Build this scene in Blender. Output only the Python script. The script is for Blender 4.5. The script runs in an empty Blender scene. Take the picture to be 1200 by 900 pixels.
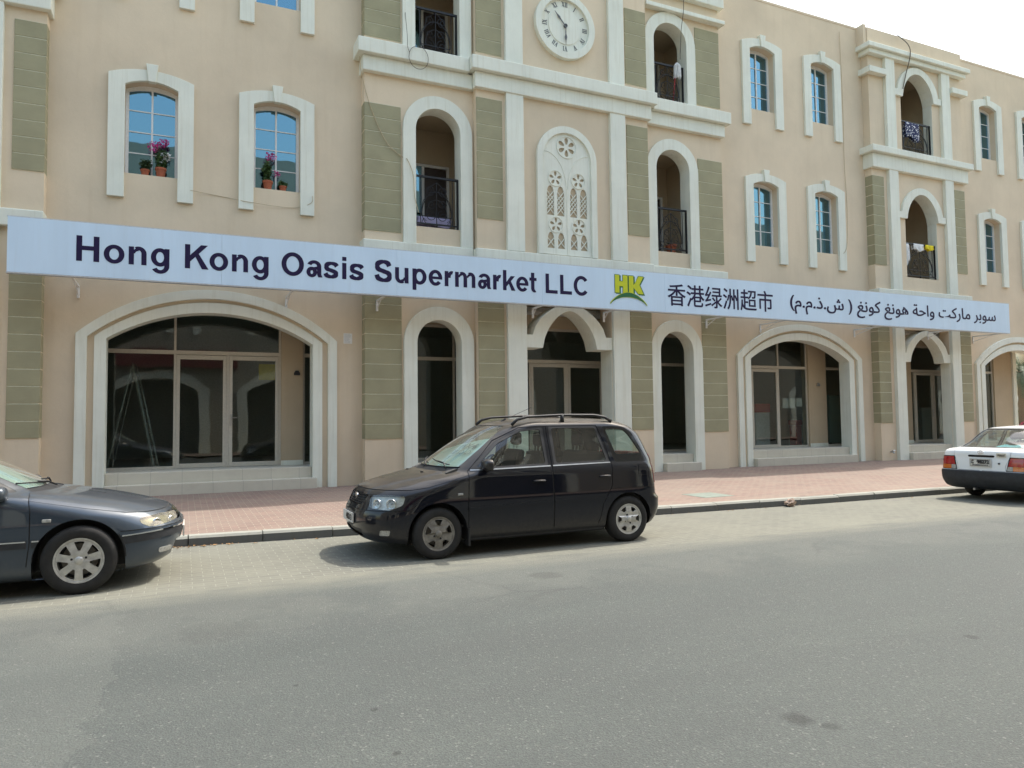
import bpy, bmesh, math, random
from mathutils import Vector, Matrix, geometry
from math import sin, cos, pi, radians, sqrt, atan2
SC = bpy.context.scene
COL = SC.collection
random.seed(7)

# ------------------------------------------------------------------ camera
cam_data = bpy.data.cameras.new('camera')
cam = bpy.data.objects.new('camera', cam_data)
COL.objects.link(cam)
cam_data.sensor_width = 36.0
cam_data.lens = 25.5
cam_data.clip_start = 0.05
cam_data.clip_end = 4000.0
_y, _p, _r = radians(24.42), radians(2.87), radians(-0.69)
_f = Vector((sin(_y)*cos(_p), cos(_y)*cos(_p), sin(_p)))
_ri = Vector((cos(_y), -sin(_y), 0.0))
_u = _ri.cross(_f)
_r2 = _ri*cos(_r) + _u*sin(_r)
_u2 = _u*cos(_r) - _ri*sin(_r)
cam.matrix_world = Matrix(((_r2.x, _u2.x, -_f.x, 0.0), (_r2.y, _u2.y, -_f.y, 0.0), (_r2.z, _u2.z, -_f.z, 1.6), (0, 0, 0, 1)))
SC.camera = cam

# ------------------------------------------------------------------ sky, sun, exposure
SUN_VEC = Vector((0.60, 0.175, 1.0)).normalized()
world = bpy.data.worlds.new('World')
SC.world = world
world.use_nodes = True
nt = world.node_tree
sky = nt.nodes.new('ShaderNodeTexSky')
sky.sky_type = 'NISHITA'
sky.sun_disc = False
sky.sun_elevation = math.asin(SUN_VEC.z)
sky.sun_rotation = atan2(SUN_VEC.x, SUN_VEC.y)
sky.air_density = 2.0
sky.dust_density = 4.0
sky.ozone_density = 1.5
nt.links.new(sky.outputs[0], nt.nodes['Background'].inputs[0])
nt.nodes['Background'].inputs[1].default_value = 0.15
sun_l = bpy.data.lights.new('sun', 'SUN')
sun_l.energy = 2.0
sun_l.angle = radians(0.7)
sun_l.color = (1.0, 0.97, 0.90)
sun = bpy.data.objects.new('sun', sun_l)
COL.objects.link(sun)
sun.rotation_euler = SUN_VEC.to_track_quat('Z', 'Y').to_euler()
sun.location = (20, 10, 40)
SC.view_settings.view_transform = 'Standard'
SC.view_settings.look = 'None'
SC.view_settings.gamma = 1.0
SC.view_settings.use_curve_mapping = False
SC.view_settings.exposure = 1.26
SC.render.engine = 'CYCLES'
SC.cycles.max_bounces = 8
SC.cycles.transparent_max_bounces = 16
SC.cycles.use_denoising = True

# ------------------------------------------------------------------ materials
class NT:
    def __init__(s, name):
        s.m = bpy.data.materials.new(name); s.m.use_nodes = True
        s.t = s.m.node_tree; s.b = s.t.nodes['Principled BSDF']
    def n(s, typ, **kw):
        o = s.t.nodes.new(typ)
        for k, v in kw.items():
            if k.startswith('i_'):
                key = k[2:]; key = int(key) if key.isdigit() else key.replace('_', ' ')
                o.inputs[key].default_value = v
            else: setattr(o, k, v)
        return o
    def l(s, a, b): s.t.links.new(a, b)
    def pos(s): return s.n('ShaderNodeNewGeometry').outputs['Position']
    def objc(s): return s.n('ShaderNodeTexCoord').outputs['Object']
    def noise(s, vec, scale, detail=4, rough=.55):
        o = s.n('ShaderNodeTexNoise'); o.inputs['Scale'].default_value = scale
        o.inputs['Detail'].default_value = detail; o.inputs['Roughness'].default_value = rough
        s.l(vec, o.inputs['Vector']); return o.outputs['Fac']
    def scaled(s, vec, sc):
        o = s.n('ShaderNodeMapping'); o.inputs['Scale'].default_value = sc; s.l(vec, o.inputs['Vector']); return o.outputs[0]
    def ramp(s, fac, stops):
        o = s.n('ShaderNodeValToRGB'); e = o.color_ramp.elements
        while len(e) > 1: e.remove(e[-1])
        for i, (p, c) in enumerate(stops):
            if not hasattr(c, '__len__'): c = (c, c, c)
            q = e[0] if i == 0 else e.new(p)
            q.position = p; q.color = tuple(c)[:3] + (1,)
        s.l(fac, o.inputs[0]); return o.outputs[0]
    def mix(s, fac, a, b, mode='MIX'):
        o = s.n('ShaderNodeMix', data_type='RGBA', blend_type=mode)
        for inp, v in ((o.inputs[0], fac), (o.inputs[6], a), (o.inputs[7], b)):
            if hasattr(v, 'is_linked') or hasattr(v, 'links'): s.l(v, inp)
            elif hasattr(v, '__len__'): inp.default_value = tuple(v)[:3] + (1,)
            else: inp.default_value = v
        return o.outputs[2]
    def math(s, op, a, b=0.0):
        o = s.n('ShaderNodeMath', operation=op)
        for inp, v in ((o.inputs[0], a), (o.inputs[1], b)):
            if hasattr(v, 'links'): s.l(v, inp)
            else: inp.default_value = v
        return o.outputs[0]
    def color(s, c):
        if hasattr(c, 'links'): s.l(c, s.b.inputs['Base Color'])
        else: s.b.inputs['Base Color'].default_value = tuple(c)[:3] + (1,)
    def rough(s, v):
        if hasattr(v, 'links'): s.l(v, s.b.inputs['Roughness'])
        else: s.b.inputs['Roughness'].default_value = v
    def bump(s, h, strength=.3, dist=.01, prev=None):
        o = s.n('ShaderNodeBump'); o.inputs['Strength'].default_value = strength; o.inputs['Distance'].default_value = dist
        s.l(h, o.inputs['Height'])
        if prev: s.l(prev, o.inputs['Normal'])
        s.l(o.outputs[0], s.b.inputs['Normal']); return o.outputs[0]

def simple(name, c, rough=.5, metal=0, var=.12, scale=20, bump=0, bscale=80, spec=None, coat=0):
    t = NT(name)
    v = t.noise(t.pos(), scale)
    lo = [x*(1-var) for x in c]; hi = [min(1, x*(1+var)) for x in c]
    t.color(t.ramp(v, [(.3, lo), (.7, hi)]))
    t.rough(rough); t.b.inputs['Metallic'].default_value = metal
    if spec is not None: t.b.inputs['Specular IOR Level'].default_value = spec
    if coat: t.b.inputs['Coat Weight'].default_value = coat; t.b.inputs['Coat Roughness'].default_value = .03
    if bump: t.bump(t.noise(t.pos(), bscale, 3), bump, .004)
    return t.m

def mat_stucco(name, c, stain=.16):
    t = NT(name); p = t.pos()
    big = t.noise(p, .45, 5, .6); streak = t.noise(t.scaled(p, (3.0, 3.0, .22)), 1.6, 5, .6); fine = t.noise(p, 38, 3, .6)
    a = t.ramp(big, [(.3, [x*(1-stain) for x in c]), (.62, c)])
    b = t.mix(t.ramp(streak, [(.52, 0), (.8, .24)]), a, [c[0]*.72, c[1]*.66, c[2]*.58])
    d = t.mix(t.ramp(fine, [(.3, .0), (.7, .12)]), b, [x*.75 for x in c])
    t.color(d); t.rough(.9); t.b.inputs['Specular IOR Level'].default_value = .25
    n1 = t.bump(t.noise(p, 90, 4, .7), .35, .006)
    t.bump(t.noise(p, 9, 4, .6), .25, .012, n1)
    return t.m

def mat_trim(name, c):
    t = NT(name); p = t.pos()
    streak = t.noise(t.scaled(p, (14, 14, .6)), 1.0, 5, .65); big = t.noise(p, 1.2, 4, .6); spot = t.noise(p, 30, 3, .7)
    a = t.ramp(big, [(.3, [x*.9 for x in c]), (.65, c)])
    b = t.mix(t.ramp(streak, [(.50, 0), (.72, .42)]), a, [c[0]*.74, c[1]*.70, c[2]*.62])
    d = t.mix(t.ramp(spot, [(.62, 0), (.75, .3)]), b, [x*.78 for x in c])
    t.color(d); t.rough(.85); t.b.inputs['Specular IOR Level'].default_value = .25
    t.bump(t.noise(p, 70, 4, .7), .3, .004)
    return t.m

def mat_glass(name, tint, refl=(1, 1, 1), ior=1.5, boost=0.0, dirt=.0):
    """sheet glass: fresnel-weighted mirror over a tinted see-through sheet"""
    t = NT(name); t.t.nodes.remove(t.b)
    out = [n for n in t.t.nodes if n.type == 'OUTPUT_MATERIAL'][0]
    tr = t.n('ShaderNodeBsdfTransparent'); tr.inputs[0].default_value = tuple(tint) + (1,)
    gl = t.n('ShaderNodeBsdfGlossy'); gl.inputs[0].default_value = tuple(refl) + (1,); gl.inputs['Roughness'].default_value = .015
    fr = t.n('ShaderNodeFresnel'); fr.inputs[0].default_value = ior
    bmp = t.n('ShaderNodeBump'); bmp.inputs['Strength'].default_value = .07; bmp.inputs['Distance'].default_value = .02
    t.l(t.noise(t.pos(), 1.4, 2), bmp.inputs['Height']); t.l(bmp.outputs[0], gl.inputs['Normal'])
    f = t.math('MAXIMUM', t.math('MULTIPLY', fr.outputs[0], 1.6), boost)
    gb = t.n('ShaderNodeNewGeometry'); f = t.math('MULTIPLY', f, t.math('SUBTRACT', 1.0, gb.outputs['Backfacing']))
    mx = t.n('ShaderNodeMixShader'); t.l(f, mx.inputs[0]); t.l(tr.outputs[0], mx.inputs[1]); t.l(gl.outputs[0], mx.inputs[2])
    last = mx.outputs[0]
    if dirt:
        df = t.n('ShaderNodeBsdfDiffuse'); df.inputs[0].default_value = (.45, .42, .36, 1)
        m2 = t.n('ShaderNodeMixShader'); dn = t.noise(t.pos(), 6, 4)
        t.l(t.ramp(dn, [(.3, dirt*.5), (.7, dirt)]), m2.inputs[0]); t.l(last, m2.inputs[1]); t.l(df.outputs[0], m2.inputs[2]); last = m2.outputs[0]
    t.l(last, out.inputs[0])
    return t.m

M = {}
M['stucco'] = mat_stucco('stucco', (.715, .592, .432))
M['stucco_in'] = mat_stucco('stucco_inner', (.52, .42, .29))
M['trim'] = mat_trim('cast_stone', (.76, .77, .67))
M['groove'] = simple('tile_joint', (.66, .65, .50), .9)
def mat_tile():
    t = NT('green_tile'); p = t.pos()
    c = (.328, .302, .186)
    a = t.ramp(t.noise(p, 1.7, 5, .6), [(.3, [x*.86 for x in c]), (.7, [x*1.08 for x in c])])
    b = t.mix(t.ramp(t.noise(t.scaled(p, (4, 4, 40)), 1.5, 4, .6), [(.45, 0), (.75, .25)]), a, [x*.75 for x in c])
    t.color(b); t.rough(.85); t.bump(t.noise(t.scaled(p, (8, 8, 60)), 1.6, 4, .7), .3, .004); return t.m
M['tile'] = mat_tile()
M['alu'] = simple('cream_aluminium', (.50, .46, .38), .45, 0, .06)
M['white_frame'] = simple('white_frame', (.72, .71, .68), .4, 0, .05)
M['shop_glass'] = mat_glass('shop_glass', (.70, .74, .72), (.9, .95, .95), 1.5)
M['blue_glass'] = mat_glass('blue_glass', (.30, .42, .48), (.42, .78, 1.0), 2.6, .28)
M['iron'] = simple('wrought_iron', (.012, .012, .014), .45, .3, .2)
M['step'] = None
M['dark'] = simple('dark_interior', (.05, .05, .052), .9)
M['room'] = simple('room_plaster', (.58, .58, .54), .9)
M['door_dark'] = simple('dark_wood', (.05, .035, .028), .5)
def mat_sign():
    t = NT('sign_face'); p = t.pos(); c = (.58, .725, .86)
    a = t.ramp(t.noise(t.scaled(p, (1.6, 1, .25)), 1.3, 5, .6), [(.3, [x*.93 for x in c]), (.7, [x*1.03 for x in c])])
    b = t.mix(t.ramp(t.noise(t.scaled(p, (9, 1, .5)), 1.2, 5, .7), [(.55, 0), (.8, .16)]), a, (.42, .44, .42))
    t.color(b); t.rough(.4); t.bump(t.noise(t.scaled(p, (1, 1, 1)), 1.1, 2), .12, .02); return t.m
M['sign_white'] = mat_sign()
M['sign_edge'] = simple('sign_edge', (.55, .57, .6), .4, .4)
M['sign_ink'] = simple('sign_ink', (.014, .007, .045), .5, 0, .1, spec=.25)
M['lime'] = simple('sign_lime', (.52, .56, .01), .45, 0, .03)
M['deep_green'] = simple('sign_green', (.012, .12, .035), .45, 0, .05)
M['tyre'] = simple('tyre_rubber', (.018, .017, .016), .85, 0, .25, 14, .3, 60)
M['terracotta'] = simple('terracotta', (.33, .095, .045), .85, 0, .2, 30)
M['leaf'] = simple('leaf', (.045, .09, .022), .6, 0, .5, 25)
M['leaf_dark'] = simple('leaf_dark', (.025, .055, .018), .6, 0, .5, 25)
M['flower_pink'] = simple('petal_pink', (.50, .035, .23), .6, 0, .25, 40)
M['flower_white'] = simple('petal_white', (.75, .74, .72), .6, 0, .1, 40)
M['cloth_white'] = simple('cloth_white', (.66, .66, .64), .9, 0, .15, 12)
M['cloth_yellow'] = simple('cloth_yellow', (.75, .60, .02), .9, 0, .1, 12)
M['cloth_lilac'] = simple('cloth_lilac', (.42, .38, .55), .9, 0, .15, 12)
M['plastic_red'] = simple('plastic_red', (.42, .02, .025), .5)
M['cable'] = simple('cable', (.09, .075, .06), .7)
M['cable_pale'] = simple('cable_pale', (.45, .36, .22), .7)
M['metal'] = simple('bare_metal', (.42, .42, .41), .35, .9, .1)
M['paper'] = simple('paper', (.75, .74, .70), .9, 0, .06, 30)
M['black'] = simple('black_plastic', (.014, .014, .015), .55, 0, .2)
M['black_gloss'] = simple('black_gloss', (.008, .008, .009), .15, 0, .2)

# ------------------------------------------------------------------ mesh helpers
class MB:
    def __init__(s): s.v = []; s.f = []; s.mi = []
    def add(s, v, f, mi=0):
        o = len(s.v); s.v += [tuple(q) for q in v]
        for q in f: s.f.append(tuple(i+o for i in q)); s.mi.append(mi)
        return s
    def box(s, x0, x1, y0, y1, z0, z1, mi=0):
        v = [(x0,y0,z0),(x1,y0,z0),(x1,y1,z0),(x0,y1,z0),(x0,y0,z1),(x1,y0,z1),(x1,y1,z1),(x0,y1,z1)]
        return s.add(v, [(0,3,2,1),(4,5,6,7),(0,1,5,4),(1,2,6,5),(2,3,7,6),(3,0,4,7)], mi)
    def prism(s, loop, y0, y1, holes=(), mi=0, back=True):
        """polygon in the XZ plane (with holes) pulled from y0 (front) to y1"""
        loops = [list(loop)] + [list(h) for h in holes]
        flat = [p for L in loops for p in L]
        tris = geometry.tessellate_polygon([[Vector((p[0], p[1], 0)) for p in L] for L in loops])
        n = len(flat); v = [(p[0], y0, p[1]) for p in flat] + [(p[0], y1, p[1]) for p in flat]
        f = []
        for a, b, c in tris:
            A, B, Cc = flat[a], flat[b], flat[c]
            ar = (B[0]-A[0])*(Cc[1]-A[1]) - (B[1]-A[1])*(Cc[0]-A[0])
            if abs(ar) < 1e-10: continue
            if ar < 0: b, c = c, b
            f.append((a, b, c))
            if back: f.append((a+n, c+n, b+n))
        o = 0
        for k, L in enumerate(loops):
            m = len(L)
            area = sum(L[i][0]*L[(i+1) % m][1] - L[(i+1) % m][0]*L[i][1] for i in range(m))
            ccw = area > 0
            if k > 0: ccw = not ccw
            for i in range(m):
                a, b = o+i, o+(i+1) % m
                f.append((a, a+n, b+n, b) if ccw else (b, b+n, a+n, a))
            o += m
        return s.add(v, f, mi)
    def tube(s, pts, r, n=6, cap=True, mi=0):
        pts = [Vector(p) for p in pts]; rs = r if hasattr(r, '__len__') else [r]*len(pts)
        up = Vector((0, 0, 1)); v = []; prev = None
        for i, p in enumerate(pts):
            d = (pts[min(i+1, len(pts)-1)] - pts[max(i-1, 0)])
            d = d.normalized() if d.length > 1e-9 else Vector((0, 0, 1))
            if prev is None:
                a = d.cross(up if abs(d.z) < .95 else Vector((1, 0, 0))).normalized()
            else:
                a = (prev - d*prev.dot(d)); a = a.normalized() if a.length > 1e-6 else d.orthogonal().normalized()
            prev = a; b = d.cross(a)
            v += [p + (a*cos(2*pi*k/n) + b*sin(2*pi*k/n))*rs[i] for k in range(n)]
        f = []
        for i in range(len(pts)-1):
            for k in range(n):
                f.append((i*n+k, i*n+(k+1) % n, (i+1)*n+(k+1) % n, (i+1)*n+k))
        if cap: f += [tuple(range(n-1, -1, -1)), tuple((len(pts)-1)*n+k for k in range(n))]
        return s.add(v, f, mi)
    def lathe(s, prof, c=(0, 0, 0), axis='z', n=24, mi=0, closed=False):
        v = []; f = []
        for r, h in prof:
            for k in range(n):
                a = 2*pi*k/n; x, y = r*cos(a), r*sin(a)
                q = (x, y, h) if axis == 'z' else (x, -h, y)
                v.append((c[0]+q[0], c[1]+q[1], c[2]+q[2]))
        m = len(prof)
        for i in range(m if closed else m-1):
            j = (i+1) % m
            for k in range(n):
                f.append((i*n+k, i*n+(k+1) % n, j*n+(k+1) % n, j*n+k))
        return s.add(v, f, mi)
    def build(s, name, mat, parent=None, smooth=False, bevel=0, autosm=None):
        me = bpy.data.meshes.new(name); me.from_pydata(s.v, [], s.f); me.validate(verbose=False)
        mats = mat if isinstance(mat, (list, tuple)) else [mat]
        for m in mats: me.materials.append(m)
        if len(mats) > 1 and len(me.polygons) == len(s.mi):
            me.polygons.foreach_set('material_index', s.mi)
        if smooth: me.polygons.foreach_set('use_smooth', [True]*len(me.polygons))
        o = bpy.data.objects.new(name, me); COL.objects.link(o)
        if parent: o.parent = parent
        if autosm is not None:
            bm = bmesh.new(); bm.from_mesh(me); bmesh.ops.remove_doubles(bm, verts=bm.verts, dist=1e-5)
            for e in bm.edges:
                if len(e.link_faces) == 2 and e.calc_face_angle(0) > autosm: e.smooth = False
            for q in bm.faces: q.smooth = True
            bm.to_mesh(me); bm.free()
        if bevel:
            b = o.modifiers.new('bevel', 'BEVEL'); b.width = bevel; b.segments = 2; b.limit_method = 'ANGLE'; b.angle_limit = radians(50)
        return o

def tag(o, label=None, cat=None, group=None, kind=None):
    if label: o['label'] = label
    if cat: o['category'] = cat
    if group: o['group'] = group
    if kind: o['kind'] = kind
    return o
def thing(name, label, cat, loc=(0, 0, 0), rz=0, group=None):
    o = bpy.data.objects.new(name, None); COL.objects.link(o); o.location = loc; o.rotation_euler = (0, 0, rz)
    o.empty_display_size = .3
    return tag(o, label, cat, group)
def arch(cx, half, zb, zs, zt, n=20, point=0.0):
    """opening outline: left foot, up, over the arch, right foot"""
    h = zt - zs; P = [(cx-half, zb)]
    if point:
        for i in range(n+1):
            t = -1 + 2*i/n; P.append((cx+half*t, zs + h*(1-abs(t)**point)**(1/1.55)))
    elif abs(h-half) < 1e-4:
        for i in range(n+1):
            a = pi - pi*i/n; P.append((cx+half*cos(a), zs+half*sin(a)))
    else:
        R = (half*half + h*h)/(2*h); a0 = math.asin(half/R)
        for i in range(n+1):
            a = -a0 + 2*a0*i/n; P.append((cx+R*sin(a), zt-R+R*cos(a)))
    P.append((cx+half, zb))
    if abs(P[1][1]-P[0][1]) < 1e-6: P = P[1:-1]
    return P
def band(outer, inner): return list(outer) + list(reversed(inner))
def wall_loop(x0, x1, z0, z1, notches=()):
    L = [(x0, z0)]
    for nt_ in sorted(notches, key=lambda q: q[0][0]): L += nt_
    return L + [(x1, z0), (x1, z1), (x0, z1)]
def inside(p, P):
    x, y = p; c = False; n = len(P); j = n-1
    for i in range(n):
        xi, yi = P[i]; xj, yj = P[j]
        if (yi > y) != (yj > y) and x < (xj-xi)*(y-yi)/(yj-yi)+xi: c = not c
        j = i
    return c

# ================================================================== ground, road, pavement
def mat_asphalt():
    t = NT('asphalt'); p = t.pos()
    g = t.noise(p, 120, 2, .8); m_ = t.noise(p, 26, 3, .7); big = t.noise(t.scaled(p, (.35, .9, 1)), .9, 5, .62); tr = t.noise(t.scaled(p, (.12, 1.6, 1)), 1.0, 4, .6)
    base = t.ramp(big, [(.25, (.070, .079, .072)), (.5, (.090, .101, .092)), (.76, (.113, .125, .112))])
    base = t.mix(t.ramp(tr, [(.45, 0), (.8, .35)]), base, (.080, .084, .080))
    sp = t.n('ShaderNodeTexVoronoi', i_Scale=85.0); t.l(p, sp.inputs['Vector'])
    base = t.mix(t.ramp(g, [(.42, .55), (.58, 0)]), base, (.045, .045, .045))
    base = t.mix(t.ramp(sp.outputs['Color'], [(.82, 0), (.97, .36)]), base, (.30, .29, .27))
    base = t.mix(t.ramp(m_, [(.56, 0), (.72, .4)]), base, (.07, .07, .07))
    # pale dust worn in near the parking bay
    sx = t.n('ShaderNodeSeparateXYZ'); t.l(p, sx.inputs[0])
    edge = t.math('MULTIPLY', t.math('SUBTRACT', sx.outputs[1], 5.6), .5)
    dn = t.math('MULTIPLY', edge, t.ramp(t.noise(p, 1.1, 5, .65), [(.40, .12), (.72, .8)]))
    base = t.mix(t.math('MINIMUM', t.math('MAXIMUM', dn, 0.0), .16), base, (.235, .23, .195))
    e2 = t.math('MULTIPLY', t.math('SUBTRACT', sx.outputs[1], 7.05), 1.7)
    e2 = t.math('MULTIPLY', t.math('MAXIMUM', e2, 0.0), t.ramp(t.noise(t.scaled(p, (.6, 2, 1)), 2.2, 6, .7), [(.30, .25), (.62, 1)]))
    base = t.mix(t.math('MINIMUM', e2, .8), base, (.20, .195, .155))
    # an older, paler patch of asphalt on the left with a worn seam
    wx = t.math('ADD', sx.outputs[0], t.math('MULTIPLY', t.math('SUBTRACT', t.noise(p, 3, 4, .6), .5), .5))
    m1 = t.math('MULTIPLY', t.math('LESS_THAN', wx, -.42), t.math('GREATER_THAN', sx.outputs[1], 3.2))
    base = t.mix(t.math('MULTIPLY', m1, .15), base, (.165, .170, .150))
    # oil drips with ragged outline
    wob = t.math('MULTIPLY', t.math('SUBTRACT', t.noise(p, 7, 4, .7), .5), .36)
    for x, y, r, k in ((2.97, 2.94, .075, .6), (.26, 6.08, .30, .16), (3.04, 2.80, .045, .45), (-.66, 3.91, .03, .7), (-.32, 3.72, .03, .7), (-.53, 3.45, .022, .6), (.25, 2.96, .035, .7), (.64, 4.63, .02, .6), (.98, 4.05, .022, .6), (.95, 3.48, .02, .6), (.89, 2.91, .035, .7), (.97, 2.9, .04, .7), (.07, 3.22, .02, .6), (5.15, 3.45, .05, .5), (3.4, 6.7, .16, .3)):
        v = t.n('ShaderNodeVectorMath', operation='DISTANCE'); t.l(p, v.inputs[0]); v.inputs[1].default_value = (x, y, 0.004)
        d = t.math('ADD', v.outputs['Value'], t.math('MULTIPLY', wob, r*4))
        base = t.mix(t.math('MULTIPLY', t.ramp(d, [(r*.7, 1), (r*1.25, 0)]), k), base, (.028, .027, .026))
    # hairline cracks
    w = t.n('ShaderNodeTexVoronoi', feature='DISTANCE_TO_EDGE', i_Scale=.45); nz = t.n('ShaderNodeTexNoise', i_Scale=2.2); t.l(p, nz.inputs['Vector'])
    t.l(t.mix(.16, p, nz.outputs['Color'], 'ADD'), w.inputs['Vector'])
    base = t.mix(t.math('MULTIPLY', t.ramp(w.outputs['Distance'], [(.0, 1), (.010, 0)]), t.ramp(t.noise(p, .5, 3), [(.5, 0), (.65, .28)])), base, (.04, .04, .04))
    t.color(base); t.rough(t.ramp(big, [(.3, .78), (.7, .92)])); t.b.inputs['Specular IOR Level'].default_value = .35
    t.bump(t.math('ADD', g, t.math('MULTIPLY', sp.outputs['Distance'], .5)), .55, .012)
    return t.m
def mat_pavers(name, c1, c2, mort, bw=.205, bh=.105, rot=0.0, dust=(.4, .35, .28), sand=.35):
    t = NT(name); p = t.pos()
    mp = t.n('ShaderNodeMapping'); mp.inputs['Rotation'].default_value = (0, 0, rot); t.l(p, mp.inputs['Vector'])
    b = t.n('ShaderNodeTexBrick'); b.offset = .5; b.inputs['Scale'].default_value = 1
    b.inputs['Brick Width'].default_value = bw; b.inputs['Row Height'].default_value = bh; b.inputs['Mortar Size'].default_value = .006; b.inputs['Mortar Smooth'].default_value = .3
    b.inputs['Bias'].default_value = 0
    b.inputs['Color1'].default_value = c1 + (1,); b.inputs['Color2'].default_value = c2 + (1,); b.inputs['Mortar'].default_value = mort + (1,)
    t.l(mp.outputs[0], b.inputs['Vector'])
    c = t.mix(t.ramp(t.noise(p, .8, 5, .65), [(.4, 0), (.72, sand)]), b.outputs['Color'], dust)
    c = t.mix(t.ramp(t.noise(p, 14, 4, .7), [(.45, 0), (.8, .35)]), c, [x*.6 for x in c1])
    t.color(c); t.rough(.9); t.b.inputs['Specular IOR Level'].default_value = .3
    n1 = t.bump(t.math('SUBTRACT', 1.0, b.outputs['Fac']), .5, .006)
    t.bump(t.noise(p, 60, 3, .7), .25, .004, n1)
    return t.m
M['asphalt'] = mat_asphalt()
M['pave_red'] = mat_pavers('red_pavers', (.255, .172, .138), (.200, .138, .115), (.34, .295, .235), .21, .105, 0, (.28, .235, .185), .6)
M['pave_grey'] = mat_pavers('grey_pavers', (.178, .175, .142), (.150, .147, .122), (.245, .24, .20), .21, .105, 0.0, (.21, .207, .165), .6)
M['kerb'] = mat_trim('kerb_concrete', (.33, .325, .28))
M['sand'] = simple('sandy_ground', (.40, .34, .25), .95, 0, .15, .6, .3, 8)
def sheet(name, loops, z, m):
    me = bpy.data.meshes.new(name); me.from_pydata([(x, y, z) for x, y in loops], [], [tuple(range(len(loops)))]); me.materials.append(m)
    o = bpy.data.objects.new(name, me); COL.objects.link(o); return tag(o, kind='structure')
tag(sheet('ground', [(-900, -900), (900, -900), (900, 900), (-900, 900)], -.012, M['sand']), 'sandy ground stretching away behind the building', 'ground')
KB = [(-40, 10.62), (0, 10.46), (5, 10.12), (10.4, 9.86), (16, 9.76), (60, 9.60)]
rnd = random.Random(3); N = 460; RE = []
for i in range(N+1):
    x = -26+66*i/N; RE.append((x, 7.66+.05*sin(x*.9)+.03*sin(x*3.1+1)+rnd.uniform(-.022, .022)))
road = sheet('road', [(-60, -1.5), (70, -1.5), (70, 7.7)] + RE[::-1] + [(-60, 7.6)], .0125, M['asphalt']); tag(road, 'grey asphalt street in the foreground', 'road')
pk = sheet('parking_strip', [(-60, 7.50)] + [(70, 7.68)] + [(70, 9.62)] + KB[::-1] + [(-60, 10.7)], .009, M['pave_grey']); tag(pk, 'pale grey block paved parking strip along the kerb', 'parking strip')
def ky(x):
    for (a, b), (c, d) in zip(KB[:-1], KB[1:]):
        if a <= x <= c: return b+(d-b)*(x-a)/(c-a)
mb = MB(); x = -22.0
while x < 50:
    L = .92; a, b = x+.006, x+L-.006; ya, yb = ky(a), ky(b)
    dz = random.uniform(-.006, .006); dy = random.uniform(-.008, .008)
    v = []
    for px, py in ((a, ya), (b, yb)):
        v += [(px, py+dy, -.02), (px, py+dy+.006, .105+dz), (px, py+dy+.03, .136+dz), (px, py+.15, .142+dz), (px, py+.15, -.02)]
    mb.add(v, [(0, 1, 6, 5), (1, 2, 7, 6), (2, 3, 8, 7), (3, 4, 9, 8), (4, 3, 2, 1, 0), (5, 6, 7, 8, 9)]); x += L
kf = mat_trim('kerb_face_darkened', (.125, .125, .115)); mb.mi = [1 if k % 6 in (0,) else 0 for k in range(len(mb.f))]  # street faces darkened in the colour, for grime and for their shade
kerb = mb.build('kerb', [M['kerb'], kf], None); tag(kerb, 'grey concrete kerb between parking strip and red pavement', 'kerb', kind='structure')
pav = sheet('pavement', [(x, y+.145) for x, y in KB] + [(60, 16.93), (32.2, 16.93), (32.2, 24), (-12, 24), (-40, 16.95)], .14, M['pave_red']); tag(pav, 'red block paved pavement in front of the shops', 'pavement')
tag(sheet('far_pavement', [(-60, -5), (70, -5), (70, -1.5), (-60, -1.5)], .12, M['pave_red']), 'pavement on the near side of the street', 'pavement')
mb = MB(); mb.box(8.72, 9.42, 10.72, 11.42, .10, .147)
M['slab'] = simple('green_grey_slab', (.195, .225, .185), .85, 0, .15, 9)
tag(mb.build('drain_cover', M['slab'], None, bevel=.01), 'square greenish drain cover set in the red pavement near the kerb', 'drain cover')
bm = bmesh.new(); bmesh.ops.create_icosphere(bm, subdivisions=3, radius=.085)
for v in bm.verts:
    n = v.co.normalized(); v.co = Vector((n.x*1.25, n.y*.8, n.z*.75))*(.085+.022*sin(n.x*5+1)+.018*sin(n.y*7+n.z*4)+.012*sin(n.z*13+n.x*9))
me = bpy.data.meshes.new('stone'); bm.to_mesh(me); bm.free(); me.materials.append(simple('stone', (.42, .31, .24), .9, 0, .3, 20, .5, 40))
st = bpy.data.objects.new('stone', me); COL.objects.link(st); st.location = (9.87, 9.80, .07); tag(st, 'small pinkish broken stone lying against the kerb', 'stone')

rnd = random.Random(11); v = []; f = []
for k in range(70):
    x = rnd.choice([rnd.uniform(-.3, .9), rnd.uniform(-1, 14)]); y = ky(x)-rnd.uniform(.01, .16)**1.0; a = rnd.uniform(0, 6.28); s = rnd.uniform(.012, .032); o = len(v); z = .0125
    for q, zz in ((0, .004), (pi/2, .012), (pi, .006), (3*pi/2, .014)): v.append((x+s*(1 if q % pi == 0 else .5)*cos(a+q), y+s*(1 if q % pi == 0 else .5)*sin(a+q), z+zz*rnd.uniform(.5, 1.4)))
    f.append((o, o+1, o+2, o+3))
me = bpy.data.meshes.new('leaf_litter'); me.from_pydata(v, [], f); me.materials.append(simple('dry_leaf', (.38, .22, .09), .9, 0, .5, 30))
o = bpy.data.objects.new('leaf_litter', me); COL.objects.link(o); tag(o, 'dry leaf scraps gathered in the gutter along the kerb', 'leaf litter', kind='stuff')
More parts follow.
